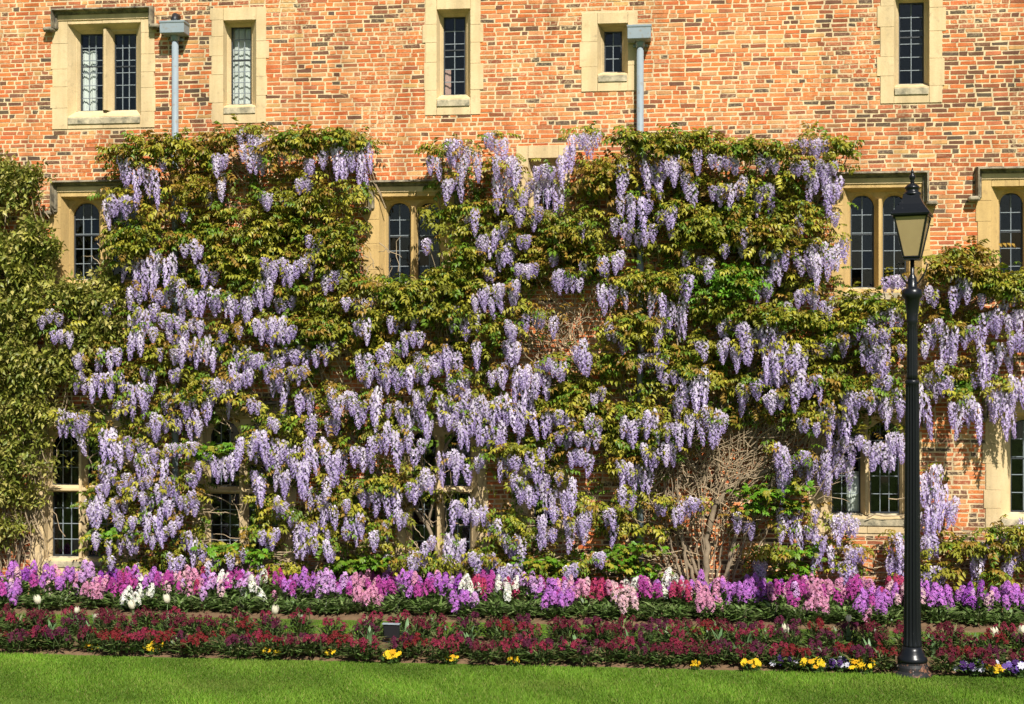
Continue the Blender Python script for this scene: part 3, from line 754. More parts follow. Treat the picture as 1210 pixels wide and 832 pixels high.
TILES = {
 'A': (0, 180, 3.2, "435,590,45,150;385,530,160,235;810,860,30,100;820,855,95,150;770,800,160,210;725,750,130,165;690,720,225,275;990,1025,165,205;690,765,335,400;475,570,390,510;575,665,400,505;490,540,505,580;745,815,440,505;580,640,540,600;640,690,505,570;690,800,530,605;800,960,540,610;960,1020,505,580;990,1050,420,470;490,590,600,680;600,700,615,685;700,760,640,690;500,550,670,745;570,595,680,730;655,700,690,750;690,840,720,800;885,915,645,695;950,1056,650,730;840,870,670,710;155,195,610,655;205,230,610,650;195,270,670,720;395,430,570,610;280,320,770,820;360,460,755,820;640,690,760,830;600,625,755,785;880,960,760,832;1000,1056,790,832"),
 'T1': (0, 0, 3.667, "1035,1145,575,750;930,975,690,750;700,730,700,740"),
 'T2': (300, 0, 3.667, "0,60,580,690;100,230,620,690;210,265,680,760;280,350,640,720;345,510,640,755;755,800,670,770;820,900,620,700;840,900,700,760;900,970,650,750;1000,1095,600,680;1040,1060,700,770;1090,1150,690,760"),
 'T3': (600, 0, 3.667, "0,50,690,770;120,200,720,770;215,300,660,770;275,390,575,640;515,570,600,690;545,610,650,740;575,660,700,770;650,740,690,770;720,745,640,700;800,835,640,710;880,1010,690,740;1075,1165,685,740;470,520,720,770"),
 'T4': (900, 0, 3.903, "145,310,635,695;0,50,735,790;135,350,760,820"),
 'B': (300, 180, 3.2, "160,215,95,150;25,70,165,210;110,155,175,215;195,260,335,395;25,85,415,465;95,130,425,490;135,190,415,470;195,230,400,460;265,320,465,520;340,360,555,600;370,400,545,610;410,445,545,600;0,65,505,590;80,150,550,610;0,60,640,700;65,120,645,730;120,165,660,705;380,440,655,720;170,310,735,800;120,180,750,800;45,110,765,832;0,40,780,832;390,460,780,832;545,650,595,660;510,545,620,670;550,640,690,755;740,850,605,690;600,690,770,832;690,770,740,820;560,600,810,832;830,860,735,810;470,560,740,800;830,870,525,590;870,925,520,590;930,960,510,545;960,1010,495,570;845,900,310,380;905,960,280,360;915,980,350,430;990,1056,420,470;870,920,440,480;1005,1040,325,360;830,850,215,290;805,825,240,280;910,935,180,220;950,975,185,230;1000,1025,215,270;720,790,95,160;895,1000,80,170;1000,1025,150,200;640,660,345,390;950,990,650,700;1000,1040,635,690;940,1000,720,790"),
 'C': (600, 180, 3.2, "0,15,190,240;30,55,220,270;85,125,225,275;45,65,150,195;75,110,115,160;105,210,95,195;415,460,55,140;515,600,60,135;595,635,30,105;635,655,45,115;655,715,100,175;770,815,145,210;820,840,120,175;840,895,105,170;950,995,125,205;420,510,185,280;400,480,270,340;480,555,290,350;525,550,180,225;570,605,230,285;605,640,225,285;605,625,295,350;275,300,265,320;45,75,325,360;150,200,385,440;30,60,430,470;70,120,420,460;0,25,380,420;340,380,400,460;400,440,390,450;275,295,400,450;165,230,455,520;240,275,470,515;0,50,495,575;660,690,395,460;660,700,455,530;625,650,485,535;710,735,405,465;740,780,425,500;865,890,320,390;885,910,305,365;915,940,295,340;805,835,345,380;1005,1056,375,440;960,975,370,410;930,1000,455,550;340,410,510,580;420,450,530,590;460,490,500,550;540,590,525,600;560,665,570,680;40,80,635,700;0,25,650,700;115,140,605,660;95,110,630,670;160,185,620,690;0,45,730,800;245,300,730,800;270,320,770,830;370,415,655,715;425,460,690,750;490,610,770,830;490,520,715,760;715,760,725,780;795,850,640,695;865,905,660,720;910,965,675,745;795,860,725,800;855,930,730,810;975,1010,600,720;965,1056,735,820;110,155,790,832;555,575,700,740"),
 'D': (880, 180, 3.2, "240,300,90,195;300,365,90,190;45,100,125,205;330,350,225,270;200,230,250,310;170,200,290,345;0,45,295,360;245,280,340,380;110,165,380,470;185,245,385,460;250,330,370,460;325,380,350,430;30,100,490,555;75,125,450,510;185,275,525,580;285,345,565,620;160,185,560,620;80,120,600,700;0,70,670,740;120,160,690,740;370,430,675,745;420,490,650,715;490,545,670,730;465,500,615,650;500,540,600,640;550,590,585,640;70,160,740,832;170,240,750,820;245,330,720,770;360,400,700,740;440,545,735,820;520,610,480,530;650,680,530,590;680,705,515,580;705,735,520,585;770,820,480,595;770,820,440,490;820,860,490,555;880,905,530,575;915,945,520,570;985,1025,535,600;680,750,640,710;670,690,710,755;740,810,670,770;820,890,675,740;895,1056,600,685;1000,1056,700,770;870,990,740,832;730,755,795,830;780,800,770,800;580,610,730,780"),
 'E': (0, 420, 3.2, "290,375,85,150;380,460,95,190;525,555,60,110;570,600,55,120;640,690,60,90;460,500,125,180;440,490,180,235;500,570,130,220;610,740,165,225;775,830,110,175;810,890,60,170;880,960,60,120;760,805,180,240;945,985,175,220;1005,1056,60,130;570,620,220,280;615,690,235,300;700,770,230,300;220,270,235,320;265,300,250,335;290,330,225,300;380,440,300,390;440,510,330,400;515,550,320,370;510,600,360,430;545,570,265,310;605,650,365,465;575,605,280,330;655,690,340,380;700,745,340,385;735,810,390,450;815,880,390,455;870,910,365,440;910,1000,310,390;1010,1056,360,430;945,990,460,530;1015,1056,250,290;375,430,430,500;440,510,460,530;370,410,490,530;495,520,510,570;525,550,510,560;560,590,420,460;580,680,475,535;545,585,520,600;535,570,470,510;680,735,520,580;700,745,460,500;605,660,550,625;420,475,550,595;320,400,545,635;350,405,580,640;430,470,600,665;495,515,610,655;515,545,590,645;550,620,590,670;640,690,600,660;610,660,640,705;340,370,680,740;400,420,695,760;435,465,690,765;470,500,690,755;505,540,680,735;570,590,700,760;685,775,690,780;650,695,760,832;625,650,745,795;975,1000,665,710;1010,1040,680,740;900,930,740,795;865,885,755,800;1040,1056,560,640;780,830,780,832;730,755,540,590;410,425,760,795"),
 'F': (300, 420, 3.2, "35,110,60,130;130,200,60,110;90,140,85,185;155,230,135,195;280,335,145,220;340,380,140,200;365,425,185,270;390,470,50,120;475,560,35,125;560,600,50,130;600,690,40,95;730,815,85,150;895,965,50,110;980,1056,60,180;440,490,145,260;490,520,190,240;595,665,140,205;530,610,195,300;605,680,215,310;430,500,290,370;490,540,270,380;545,595,300,380;55,95,250,290;190,240,245,310;265,325,250,330;0,45,300,390;50,170,330,420;80,140,420,510;140,220,390,490;200,270,345,450;265,330,355,460;330,380,340,420;385,450,360,435;270,305,460,525;385,425,490,570;420,500,515,590;215,275,520,585;345,370,555,590;85,160,575,650;155,200,630,720;200,255,620,700;195,240,690,770;250,320,580,640;270,300,650,700;350,405,600,680;330,360,670,730;20,45,660,710;50,100,670,735;265,290,710,770;290,320,710,770;430,455,675,735;460,480,680,720;495,525,620,690;520,560,490,570;580,635,470,540;640,685,440,500;530,580,600,660;590,650,750,820;500,525,745,790;690,790,180,260;730,830,225,310;780,880,150,230;830,950,170,260;845,945,260,340;950,1056,190,280;700,765,355,440;745,820,400,480;835,880,390,445;925,1000,365,435;1020,1056,385,450;745,875,560,640;880,930,620,690;720,800,690,790;960,1015,700,780;970,1000,470,530;1000,1050,490,555;930,960,690,740;820,860,760,810;870,930,760,832;600,640,340,400;0,40,470,550;20,40,800,832"),
 'G': (600, 420, 3.2, "20,60,70,180;50,110,50,150;100,160,45,145;165,220,35,95;590,640,75,130;650,700,70,160;690,755,75,180;615,690,150,230;870,905,120,195;925,950,105,160;970,1000,155,215;1010,1040,145,210;0,100,195,285;125,190,225,300;180,225,210,260;230,260,225,280;295,355,230,280;320,365,135,180;425,455,245,310;445,480,255,325;480,505,240,300;525,560,215,300;600,660,260,330;665,715,225,310;715,765,220,300;765,805,230,320;800,825,240,310;185,245,300,340;250,345,295,350;75,130,390,460;120,170,355,430;225,325,375,435;0,40,370,430;185,215,445,490;190,255,490,590;95,180,480,570;30,90,480,550;0,30,470,540;415,470,400,475;480,535,400,485;530,580,360,440;580,630,345,410;505,530,345,400;410,440,510,590;460,485,520,570;110,180,590,740;205,300,605,700;275,320,590,670;360,390,590,640;385,410,575,630;400,420,620,690;625,690,555,635;560,600,560,600;700,745,560,610;0,55,700,780;845,875,600,670;890,925,625,670;1005,1056,360,440;1030,1056,640,710;935,970,775,832;320,360,760,800;215,270,800,832;960,1056,60,110"),
 'H': (880, 420, 3.2, "90,190,60,110;180,290,85,165;455,545,20,55;80,150,150,210;30,55,110,160;110,250,380,450;210,245,230,280;270,330,190,300;310,390,200,300;265,290,255,300;360,480,140,215;480,610,150,240;490,560,90,130;650,690,130,250;685,790,80,160;780,890,160,260;860,910,80,140;910,1000,120,235;950,1056,110,230;205,250,360,420;300,400,335,480;245,330,410,520;430,480,320,360;475,570,330,440;530,600,280,370;560,610,320,380;120,155,460,540;135,210,610,715;180,220,580,630;235,275,640,690;250,330,700,800;330,420,630,720;380,460,730,790;255,275,590,620;40,75,780,832;660,740,430,540;690,770,520,640;760,815,550,630;660,730,600,680;660,720,680,760;550,610,690,800;845,910,730,832;950,990,700,770;990,1030,690,740;1030,1056,640,740;970,1030,770,832;0,30,640,680;360,420,790,832"),
 'J': (300, 640, 3.667, "675,740,60,130;960,1000,70,120;1060,1155,100,180;740,780,0,60"),
 'L': (880, 640, 3.667, "415,490,110,190;770,870,120,190;625,690,60,150;1120,1190,80,160"),
}
clusters = []
for k, (ox, oy, sc_, s) in TILES.items():
    for q in s.split(';'):
        a0, a1, b0, b1 = map(float, q.split(','))
        clusters.append((ox + a0 / sc_, ox + a1 / sc_, oy + b0 / sc_, oy + b1 / sc_))
# flowers that run past the right edge of the picture go on a little
clusters += [(1212, 1250, 366, 398), (1214, 1240, 455, 490), (1215, 1245, 400, 425), (1212, 1236, 640, 668), (1225, 1260, 430, 460)]

GAPS = [(60, 128, 205, 332), (428, 508, 205, 325), (447, 508, 150, 215), (985, 1100, 195, 350), (1165, 1215, 190, 318), (612, 672, 165, 240), (56, 102, 520, 690), (246, 296, 496, 522), (246, 296, 548, 640), (628, 656, 575, 626), (985, 1066, 505, 622), (1088, 1165, 498, 640), (494, 556, 522, 572), (494, 556, 588, 656), (660, 712, 345, 425), (600, 640, 385, 440), (1165, 1215, 498, 612), (672, 715, 525, 580), (845, 905, 655, 690), (206, 209, 205, 236), (753, 761, 592, 642)]
def in_gap(u, v): return any(g[0] - 9 < u < g[1] + 9 and g[2] - 4 < v < g[3] + 4 for g in GAPS)
def in_flowers(u, v): return any(c[0] - 2 < u < c[1] + 2 and c[2] + 2 < v < c[3] + 10 for c in clusters)
vine_l = empty('wisteria', (at(548, 700, -.25)[0], -.25, 0))
tag(vine_l, 'lilac flowering wisteria over the left and middle windows, up to the first drainpipe', 'wisteria', 'wisterias trained on the wall')
vine_r = empty('wisteria', (at(835, 700, -.3)[0], -.3, 0))
tag(vine_r, 'lilac flowering wisteria fanning from bare grey stems right of the middle drainpipe', 'wisteria', 'wisterias trained on the wall')
def local(vine, P): return P - np.array(vine.location)
LV = {0: Leaves(), 1: Leaves()}
ST = {0: Acc(), 1: Acc()}; TW = {0: Acc(), 1: Acc()}
VN = {0: vine_l, 1: vine_r}
def which(u): return 0 if u < 585 else 1
TRUNK = {0: at(548, 690, -.1), 1: at(838, 680, -.1)}
tips = []
racs = {0: [], 1: []}
for (u0, u1, v0, v1) in clusters:
    w, h = u1 - u0, v1 - v0
    uc = (u0 + u1) / 2; k = which(uc)
    p = random.uniform(.36, .60)
    if v1 > 560 and uc > 880: p = random.uniform(.15, .28)
    cols = max(1, round(w / 6.8)); rows = max(1, round(h / 27.0))
    for r in range(rows):
        for c in range(cols):
            u = u0 + (c + .5 + random.uniform(-.35, .35)) * w / cols
            L = min(54, max(17, h / rows * random.choice((random.uniform(.75, 1.1), random.uniform(1.1, 1.6)))))
            v = v0 + r * h / rows + random.uniform(-.28, .36) * h / rows - 2
            dep = p + .06 - .04 * r + random.uniform(-.07, .07)
            P = at(u, v, -dep); ln = L / 88.0
            racs[k].append((P, ln, u, v))
    # the shoot the flowers hang from
    c = at(uc, v0 - 3, -(p - .10))
    n = max(5, int(4 + w / 88 * 34))
    if in_gap(uc, v0 + 4): n = 3
    spray(LV[k], local(VN[k], c), max(.10, w / 88 / 2), n, random.choice(['mix', 'mix', 'bronze', 'olive']), .18, .7)
    tips.append((k, c))
for k in (0, 1):
    vn = VN[k]; L = racs[k]
    order = sorted(range(len(L)), key=lambda i: -L[i][1] if 0 < L[i][2] < 1210 else 0)
    solo = set(order[:300]); rest = Acc()
    for i, (P, ln, u, v) in enumerate(L):
        s = random.uniform(.82, 1.15); rz = random.uniform(0, 6.28); tx, ty = random.gauss(0, .10), random.gauss(0, .10)
        q = random.randrange(12)
        if i in solo:
            o = bpy.data.objects.new('flower_cluster', RAC[q]); link(o, vn)
            o.location = P - np.array(vn.location); o.scale = (s, s, ln); o.rotation_euler = (tx, ty, rz)
        else:
            V = np.concatenate(RAC_A[q].V) * (s, s, ln); cz, sz = math.cos(rz), math.sin(rz)
            V = np.stack([V[:, 0] * cz - V[:, 1] * sz, V[:, 0] * sz + V[:, 1] * cz, V[:, 2]], -1)
            rest.add(V + local(vn, P), [f.copy() for f in RAC_A[q].F], np.concatenate(RAC_A[q].C))
    if rest.n: tag(rest.build('flower_clusters', M['petal'], vn), kind='stuff')

# ---- leaf masses: (u0, u1, v0, v1, shoots, tint, stand-off)
ZONES = [
 (300, 448, 236, 330, 60, 'olive', .30), (262, 330, 242, 342, 26, 'olive', .30), (452, 545, 328, 384, 36, 'olive', .38), (137, 178, 262, 330, 16, 'olive', .30),
 (130, 262, 172, 262, 40, 'bronze', .30), (205, 262, 262, 300, 10, 'olive', .25), (330, 452, 160, 240, 32, 'mix', .30), (232, 330, 160, 178, 14, 'bronze', .35), (330, 450, 156, 174, 20, 'mix', .38),
 (150, 262, 168, 184, 14, 'mix', .38), (500, 606, 240, 330, 34, 'olive', .30), (508, 625, 168, 182, 10, 'mix', .3), (600, 660, 255, 320, 20, 'mix', .26), (656, 706, 215, 310, 24, 'mix', .30), (700, 736, 185, 222, 14, 'bronze', .4),
 (745, 830, 158, 178, 22, 'olive', .40), (830, 1002, 170, 188, 30, 'mix', .40), (740, 1000, 190, 300, 70, 'mix', .26), (800, 935, 238, 276, 24, 'olive', .34), (812, 882, 311, 356, 20, 'bright', .36), (700, 800, 318, 345, 16, 'mix', .36),
 (840, 1000, 360, 384, 26, 'olive', .36), (706, 778, 366, 402, 18, 'mix', .34), (880, 1006, 262, 290, 26, 'bronze', .38), (930, 1000, 300, 345, 14, 'mix', .3), (930, 1000, 370, 420, 26, 'olive', .36), (996, 1024, 276, 292, 6, 'bronze', .45),
 (1040, 1075, 312, 345, 8, 'bronze', .2), (1098, 1162, 294, 334, 26, 'bronze', .34), (1150, 1250, 322, 350, 22, 'olive', .30), (1085, 1200, 350, 450, 34, 'mix', .22), (1000, 1075, 345, 440, 32, 'olive', .24), (1105, 1160, 440, 470, 10, 'bright', .2),
 (616, 676, 655, 692, 16, 'palm', .35), (722, 782, 645, 684, 16, 'palm', .35), (395, 450, 655, 685, 14, 'palm', .35), (250, 310, 640, 674, 18, 'palm', .35), (878, 948, 572, 612, 20, 'palm', .22), (905, 958, 640, 690, 18, 'palm', .2), (104, 172, 618, 638, 16, 'palm', .4), (228, 274, 522, 545, 12, 'palm', .42), (205, 232, 540, 562, 6, 'palm', .4),
 (440, 520, 580, 680, 34, 'olive', .32), (545, 620, 350, 400, 16, 'mix', .3), (560, 640, 320, 420, 16, 'mix', .2), (330, 470, 330, 400, 40, 'mix', .28), (320, 400, 460, 560, 26, 'olive', .26), (390, 520, 530, 580, 24, 'olive', .3), (360, 480, 600, 640, 20, 'mix', .28),
 (120, 300, 400, 480, 40, 'mix', .24), (100, 330, 480, 620, 26, 'mix', .24), (580, 760, 440, 520, 46, 'mix', .24), (600, 700, 520, 600, 30, 'olive', .24), (715, 800, 500, 560, 24, 'olive', .25), (720, 780, 560, 640, 16, 'mix', .26), (780, 900, 400, 500, 40, 'mix', .22),
 (940, 1000, 420, 470, 18, 'mix', .26), (960, 1080, 450, 470, 18, 'mix', .22), (1000, 1040, 590, 605, 3, 'bright', .2), (975, 1010, 585, 612, 8, 'bright', .22), (1150, 1240, 622, 640, 14, 'olive', .2), (1140, 1240, 640, 690, 20, 'mix', .16), (1050, 1130, 640, 690, 12, 'mix', .14), (540, 640, 600, 690, 24, 'olive', .24), (300, 400, 570, 690, 24, 'mix', .24), (160, 250, 620, 690, 14, 'mix', .24), (640, 800, 420, 440, 16, 'mix', .3), (885, 985, 640, 660, 8, 'mix', .16),
 (140, 450, 340, 420, 40, 'mix', .2), (450, 720, 385, 500, 40, 'mix', .2), (880, 1000, 440, 500, 16, 'mix', .2),
]
for (u0, u1, v0, v1, n, tint, off) in ZONES:
    ns = max(1, round((v1 - v0) / 23.0)); ph = random.random() * 6
    for _ in range(int(n * 1.75)):
        # shoots lie in tiers, one above the other, with shade between
        u = random.uniform(u0, u1); tier = random.randrange(ns)
        v = v0 + (tier + .35) * (v1 - v0) / ns + random.gauss(0, 2.6) + 4.5 * math.sin(u / 17.0 + tier * 2.1 + ph)
        if in_gap(u, v + 6) or in_flowers(u, v): continue
        k = which(u); pal_ = tint == 'palm'
        c = at(u, v, -(off + .06 + .10 * math.sin(u / 23.0 + tier * 1.7) + random.uniform(-.05, .06)))
        spray(LV[k], local(VN[k], c), random.uniform(.12, .20), random.randint(7, 12), tint, .185 if not pal_ else .15, .75)
        tips.append((k, c))
# thin inner leaves close to the wall
for _ in range(1500):
    u, v = random.uniform(95, 1060), random.uniform(190, 690)
    if in_gap(u, v): continue
    if v > 500 and u > 860: continue
    if v > 520 and 770 < u < 900: continue
    k = which(u); c = at(u, v, -random.uniform(.04, .11))
    spray(LV[k], local(VN[k], c), .16, random.randint(3, 6), 'inner', .17, .5)
    if random.random() < .4: tips.append((k, c))

# ---- stems
def wander(p, q, n, amp):
    t = np.linspace(0, 1, n)[:, None]
    P = p + (q - p) * t
    j = np.cumsum(rng.normal(0, 1, (n, 3)), axis=0) * amp / math.sqrt(n); j -= j[0] + (j[-1] - j[0]) * t
    P = P + j * (1, .35, 1)
    P[:, 1] = np.minimum(P[:, 1], -.025)
    return P
def branch(k, px, r0, r1, Y=-.12):
    P = np.array([at(u, v, Y if len(px[0]) == 2 else None) for u, v in px]) if True else None
    n = 5 * (len(P) - 1) + 1
    tt = np.linspace(0, len(P) - 1, n); Q = np.stack([np.interp(tt, np.arange(len(P)), P[:, i]) for i in range(3)], -1)
    for _ in range(2): Q[1:-1] = (Q[:-2] + 2 * Q[1:-1] + Q[2:]) / 4
    Q[1:-1] += rng.normal(0, .012, (n - 2, 3)); Q[:, 1] = np.minimum(Q[:, 1], -.03)
    ST[k].tube(local(VN[k], Q), np.linspace(r0, r1, n) * .66, 7)
for px, r0, r1, Y in [
    ([(838, 716), (833, 672), (836, 630), (848, 592), (872, 568), (905, 556), (935, 536), (958, 510)], .075, .03, -.16),
    ([(846, 714), (858, 676), (868, 640), (882, 604), (906, 575), (936, 552), (965, 536)], .05, .022, -.22),
    ([(862, 716), (884, 684), (908, 660), (940, 644), (985, 638), (1030, 652)], .04, .018, -.10),
    ([(826, 716), (818, 680), (806, 640), (790, 600), (782, 560), (776, 500), (770, 430)], .045, .018, -.14),
    ([(806, 716), (796, 680), (782, 650), (768, 615), (764, 560)], .035, .012, -.20),
    ([(830, 690), (812, 650), (800, 600), (806, 540), (812, 480), (800, 400)], .04, .015, -.10),
    ([(836, 640), (846, 580), (850, 520), (856, 450), (866, 380), (880, 300), (900, 220)], .04, .014, -.10),
    ([(816, 716), (802, 672), (792, 640), (786, 600)], .028, .012, -.26), ([(850, 600), (868, 560), (898, 520), (930, 490), (956, 462)], .028, .012, -.2),
    ([(905, 556), (950, 500), (1000, 465), (1060, 450), (1120, 455), (1200, 470)], .028, .010, -.12), ([(958, 510), (1000, 440), (1050, 390), (1120, 360), (1230, 350)], .028, .010, -.12),
    ([(770, 430), (740, 360), (720, 290), (700, 220), (690, 170)], .022, .008, -.1), ([(862, 690), (905, 668), (945, 650), (1000, 650), (1060, 670), (1110, 668)], .022, .008, -.12),
    ([(1075, 700), (1110, 680), (1150, 660), (1190, 640), (1230, 620)], .018, .008, -.12), ([(800, 620), (740, 560), (690, 500), (650, 440), (630, 380)], .026, .010, -.1)]:
    branch(1, px, r0, r1, Y)
for px, r0, r1, Y in [
    ([(540, 716), (556, 690), (572, 664), (600, 640), (628, 618)], .055, .025, -.22), ([(532, 716), (520, 670), (506, 620), (470, 580), (430, 540), (390, 470), (360, 400), (330, 300), (300, 200)], .05, .014, -.12),
    ([(536, 700), (480, 690), (420, 676), (380, 640), (330, 600), (280, 560), (230, 520)], .045, .012, -.12), ([(506, 620), (520, 540), (560, 470), (575, 400), (560, 300), (550, 200)], .035, .012, -.1),
    ([(556, 690), (610, 690), (660, 676), (700, 660)], .03, .014, -.18), ([(430, 540), (340, 460), (260, 420), (200, 380), (160, 300), (150, 220)], .03, .010, -.1),
    ([(230, 520), (170, 480), (130, 470), (100, 480)], .02, .008, -.12), ([(352, 716), (354, 670), (362, 620), (350, 560)], .03, .012, -.15), ([(230, 716), (236, 680), (228, 640), (214, 600)], .022, .010, -.15), ([(560, 300), (600, 260), (640, 220), (680, 175)], .016, .008, -.1)]:
    branch(0, px, r0, r1, Y)
for i, (k, c) in enumerate(tips):
    if i % 2: continue
    tr_ = TRUNK[k]; d = tr_ - c; d = d / (np.linalg.norm(d) + 1e-6)
    ln = random.uniform(.35, .85)
    q = c + d * ln + rng.normal(0, .12, 3); q[1] = -random.uniform(.03, .09); q[2] = max(.1, q[2])
    P = wander(c, q, 7, .10)
    TW[k].tube(local(VN[k], P), np.linspace(.004, .010, 7), 4, cap=False)
def twig_mass(k, u0, u1, v0, v1, n, ang, spread, l0, l1, Y0, Y1):
    for _ in range(n):
        u, v = random.uniform(u0, u1), random.uniform(v0, v1); th = random.gauss(ang, spread); ln = random.uniform(l0, l1)
        p = at(u, v, -random.uniform(Y0, Y1)); q = p + np.array((math.cos(th), random.uniform(-.25, .15), math.sin(th))) * ln
        P = wander(p, q, 6, .07); TW[k].tube(local(VN[k], P), np.linspace(.009, .0035, 6), 4, cap=False)
twig_mass(1, 862, 968, 462, 595, 240, R(55), .42, .3, .8, .05, .25)
twig_mass(1, 756, 890, 510, 640, 210, R(95), .70, .2, .6, .05, .30)
twig_mass(1, 740, 870, 480, 590, 220, R(80), .8, .2, .5, .05, .25)
twig_mass(1, 596, 700, 370, 470, 150, R(110), .8, .15, .5, .05, .25)
for q_ in range(16):
    u = 800 + q_ * 5 + random.uniform(-3, 3); lean_ = (u - 836) * random.uniform(.6, 1.6)
    branch(1, [(u, 714), (u + lean_ * .25, 670), (u + lean_ * .7, 620), (u + lean_ * 1.3 + 6, 575), (u + lean_ * 1.8 + 14, 535)], random.uniform(.016, .030), .008, -random.uniform(.08, .28))
twig_mass(1, 690, 730, 520, 580, 20, R(20), .8, .2, .5, .05, .15)
twig_mass(1, 860, 1000, 430, 520, 70, R(50), .7, .2, .5, .05, .2)
twig_mass(0, 100, 580, 260, 690, 260, R(80), 1.0, .15, .5, .05, .3)
for k in (0, 1):
    LV[k].build('foliage', VN[k], TEMPS, M['leaf'])
    ST[k].build('stems', M['bark'], VN[k], smooth=True); tag(TW[k].build('twigs', M['twig'], VN[k]), kind='stuff')

# ---- the leafy climber without flowers at the left end
POLY = [(-60, 186), (20, 192), (48, 196), (56, 216), (48, 250), (58, 280), (66, 326), (100, 328), (130, 326), (142, 345), (140, 380), (118, 430), (92, 445), (82, 480), (66, 512), (58, 560), (48, 600), (24, 622), (8, 655), (-60, 670)]
def inside(u, v, poly):
    r = False; j = len(poly) - 1
    for i in range(len(poly)):
        if (poly[i][1] > v) != (poly[j][1] > v) and u < (poly[j][0] - poly[i][0]) * (v - poly[i][1]) / (poly[j][1] - poly[i][1]) + poly[i][0]: r = not r
        j = i
    return r
crp = empty('climbing_shrub', (at(10, 700, -.2)[0], -.2, 0))
tag(crp, 'olive green leafy climber without flowers at the left end of the wall', 'climber')
lv = Leaves(); tw = Acc(); st = Acc()
def sprig_t(rnd):
    tv, tf = leaflet(.46, .07, -.15); P, F, n = [], [], 0
    for k in range(8):
        t = k / 8; ang = k * 2.4
        d = np.array([(math.cos(ang), .55, math.sin(ang) * .8 - .2)]); m_ = frames(d, np.array([(0, 0, 1.0)]) + rnd.normal(0, .2, (1, 3)))[0] * rnd.uniform(.38, .55)
        P.append(tv @ m_.T + (0, t, 0)); F.append(tf + n); n += len(tv)
    return np.concatenate(P), np.concatenate(F)
SP = {k: sprig_t(rng) for k in range(3)}
cnt = 0; cl = []
while len(cl) < 150:
    q = (random.uniform(-60, 145), random.uniform(188, 672), random.uniform(.12, .40))
    if inside(q[0], q[1], POLY): cl.append(q)
while cnt < 520:
    cu, cv, cb = random.choice(cl); u, v = cu + random.gauss(0, 7), cv + random.gauss(0, 4.5)
    if not inside(u, v, POLY): continue
    dens = 1.0 if v < 470 else (.62 if v < 560 else .38)
    if random.random() > dens: continue
    cnt += 1
    bulge = (cb + random.uniform(-.04, .04)) * (1 if v < 560 else .6)
    c = local(crp, at(u, v, -bulge)); n = random.randint(7, 13)
    off = rng.normal(0, 1, (n, 3)) * (.10, .06, .06)
    D = np.stack([rng.normal(0, .7, n), -np.abs(rng.normal(.7, .4, n)), rng.normal(.25, .6, n)], -1)
    cc = np.array([(.29, .28, .05), (.21, .225, .035), (.36, .32, .09), (.15, .18, .028)])[rng.choice(4, n)] * rng.uniform(.75, 1.25, (n, 1))
    ks = rng.integers(0, 3, n)
    for k in range(3):
        q = ks == k
        if q.any(): lv.put(k, c + off[q], D[q], rng.uniform(.14, .23, q.sum()), cc[q])
    if cnt % 2:
        q = c + np.array((random.gauss(0, .2), .1, -random.uniform(.3, .9))); q[1] = min(q[1], .15)
        t = np.linspace(0, 1, 6)[:, None]; P = c + (q - c) * t + rng.normal(0, .02, (6, 3)); tw.tube(P, np.linspace(.004, .009, 6), 4, cap=False)
for k in range(150):
    u, v = random.uniform(-30, 60), random.uniform(470, 690)
    p = local(crp, at(u, v, -random.uniform(.05, .2))); q = p + np.array((random.gauss(0, .15), random.gauss(0, .04), random.uniform(.2, .6)))
    t = np.linspace(0, 1, 6)[:, None]; tw.tube(p + (q - p) * t + rng.normal(0, .015, (6, 3)), np.linspace(.008, .003, 6), 4, cap=False)
for px in ([(10, 720), (12, 660), (4, 590), (20, 500), (10, 400), (30, 300)], [(14, 720), (24, 650), (40, 580), (52, 500), (90, 420), (110, 360)], [(6, 720), (-10, 640), (-20, 520), (-30, 380)]):
    P = np.array([local(crp, at(u, v, -.1)) for u, v in px]); n = 25
    tt = np.linspace(0, len(P) - 1, n); Q = np.stack([np.interp(tt, np.arange(len(P)), P[:, i]) for i in range(3)], -1) + rng.normal(0, .01, (n, 3))
    st.tube(Q, np.linspace(.03, .010, n), 6)
lv.build('foliage', crp, SP, M['leaf']); st.build('stems', M['bark'], crp, smooth=True); tag(tw.build('twigs', M['twig'], crp), kind='stuff')

# ================================================================== flower beds
ORD = ['', 'first', 'second', 'third', 'fourth', 'fifth', 'sixth', 'seventh', 'eighth', 'ninth', 'tenth', 'eleventh', 'twelfth', 'thirteenth', 'fourteenth', 'fifteenth', 'sixteenth', 'seventeenth', 'eighteenth', 'nineteenth', 'twentieth',
       'twenty-first', 'twenty-second', 'twenty-third', 'twenty-fourth', 'twenty-fifth', 'twenty-sixth', 'twenty-seventh', 'twenty-eighth', 'twenty-ninth', 'thirtieth', 'thirty-first', 'thirty-second', 'thirty-third', 'thirty-fourth', 'thirty-fifth'] + ['thirty-' + w for w in ('sixth', 'seventh', 'eighth', 'ninth')] + ['fortieth'] + ['forty-' + w for w in ('first', 'second', 'third', 'fourth', 'fifth', 'sixth', 'seventh', 'eighth', 'ninth')] + ['fiftieth']
PET = np.array([(0, .05, .02), (.34, .45, .10), (0, 1, .02), (-.34, .45, .10)])
def floret_t():
    P, F = [], []
    for k in range(4):
        c, s = math.cos(k * math.pi / 2), math.sin(k * math.pi / 2)
        P.append(np.stack([PET[:, 0] * c - PET[:, 1] * s, PET[:, 2] + 0 * PET[:, 0], PET[:, 0] * s + PET[:, 1] * c], -1)); F.append(np.array([(0, 1, 2, 3)]) + 4 * k)
    return np.concatenate(P), np.concatenate(F)
FT = floret_t()                                   # faces +Y
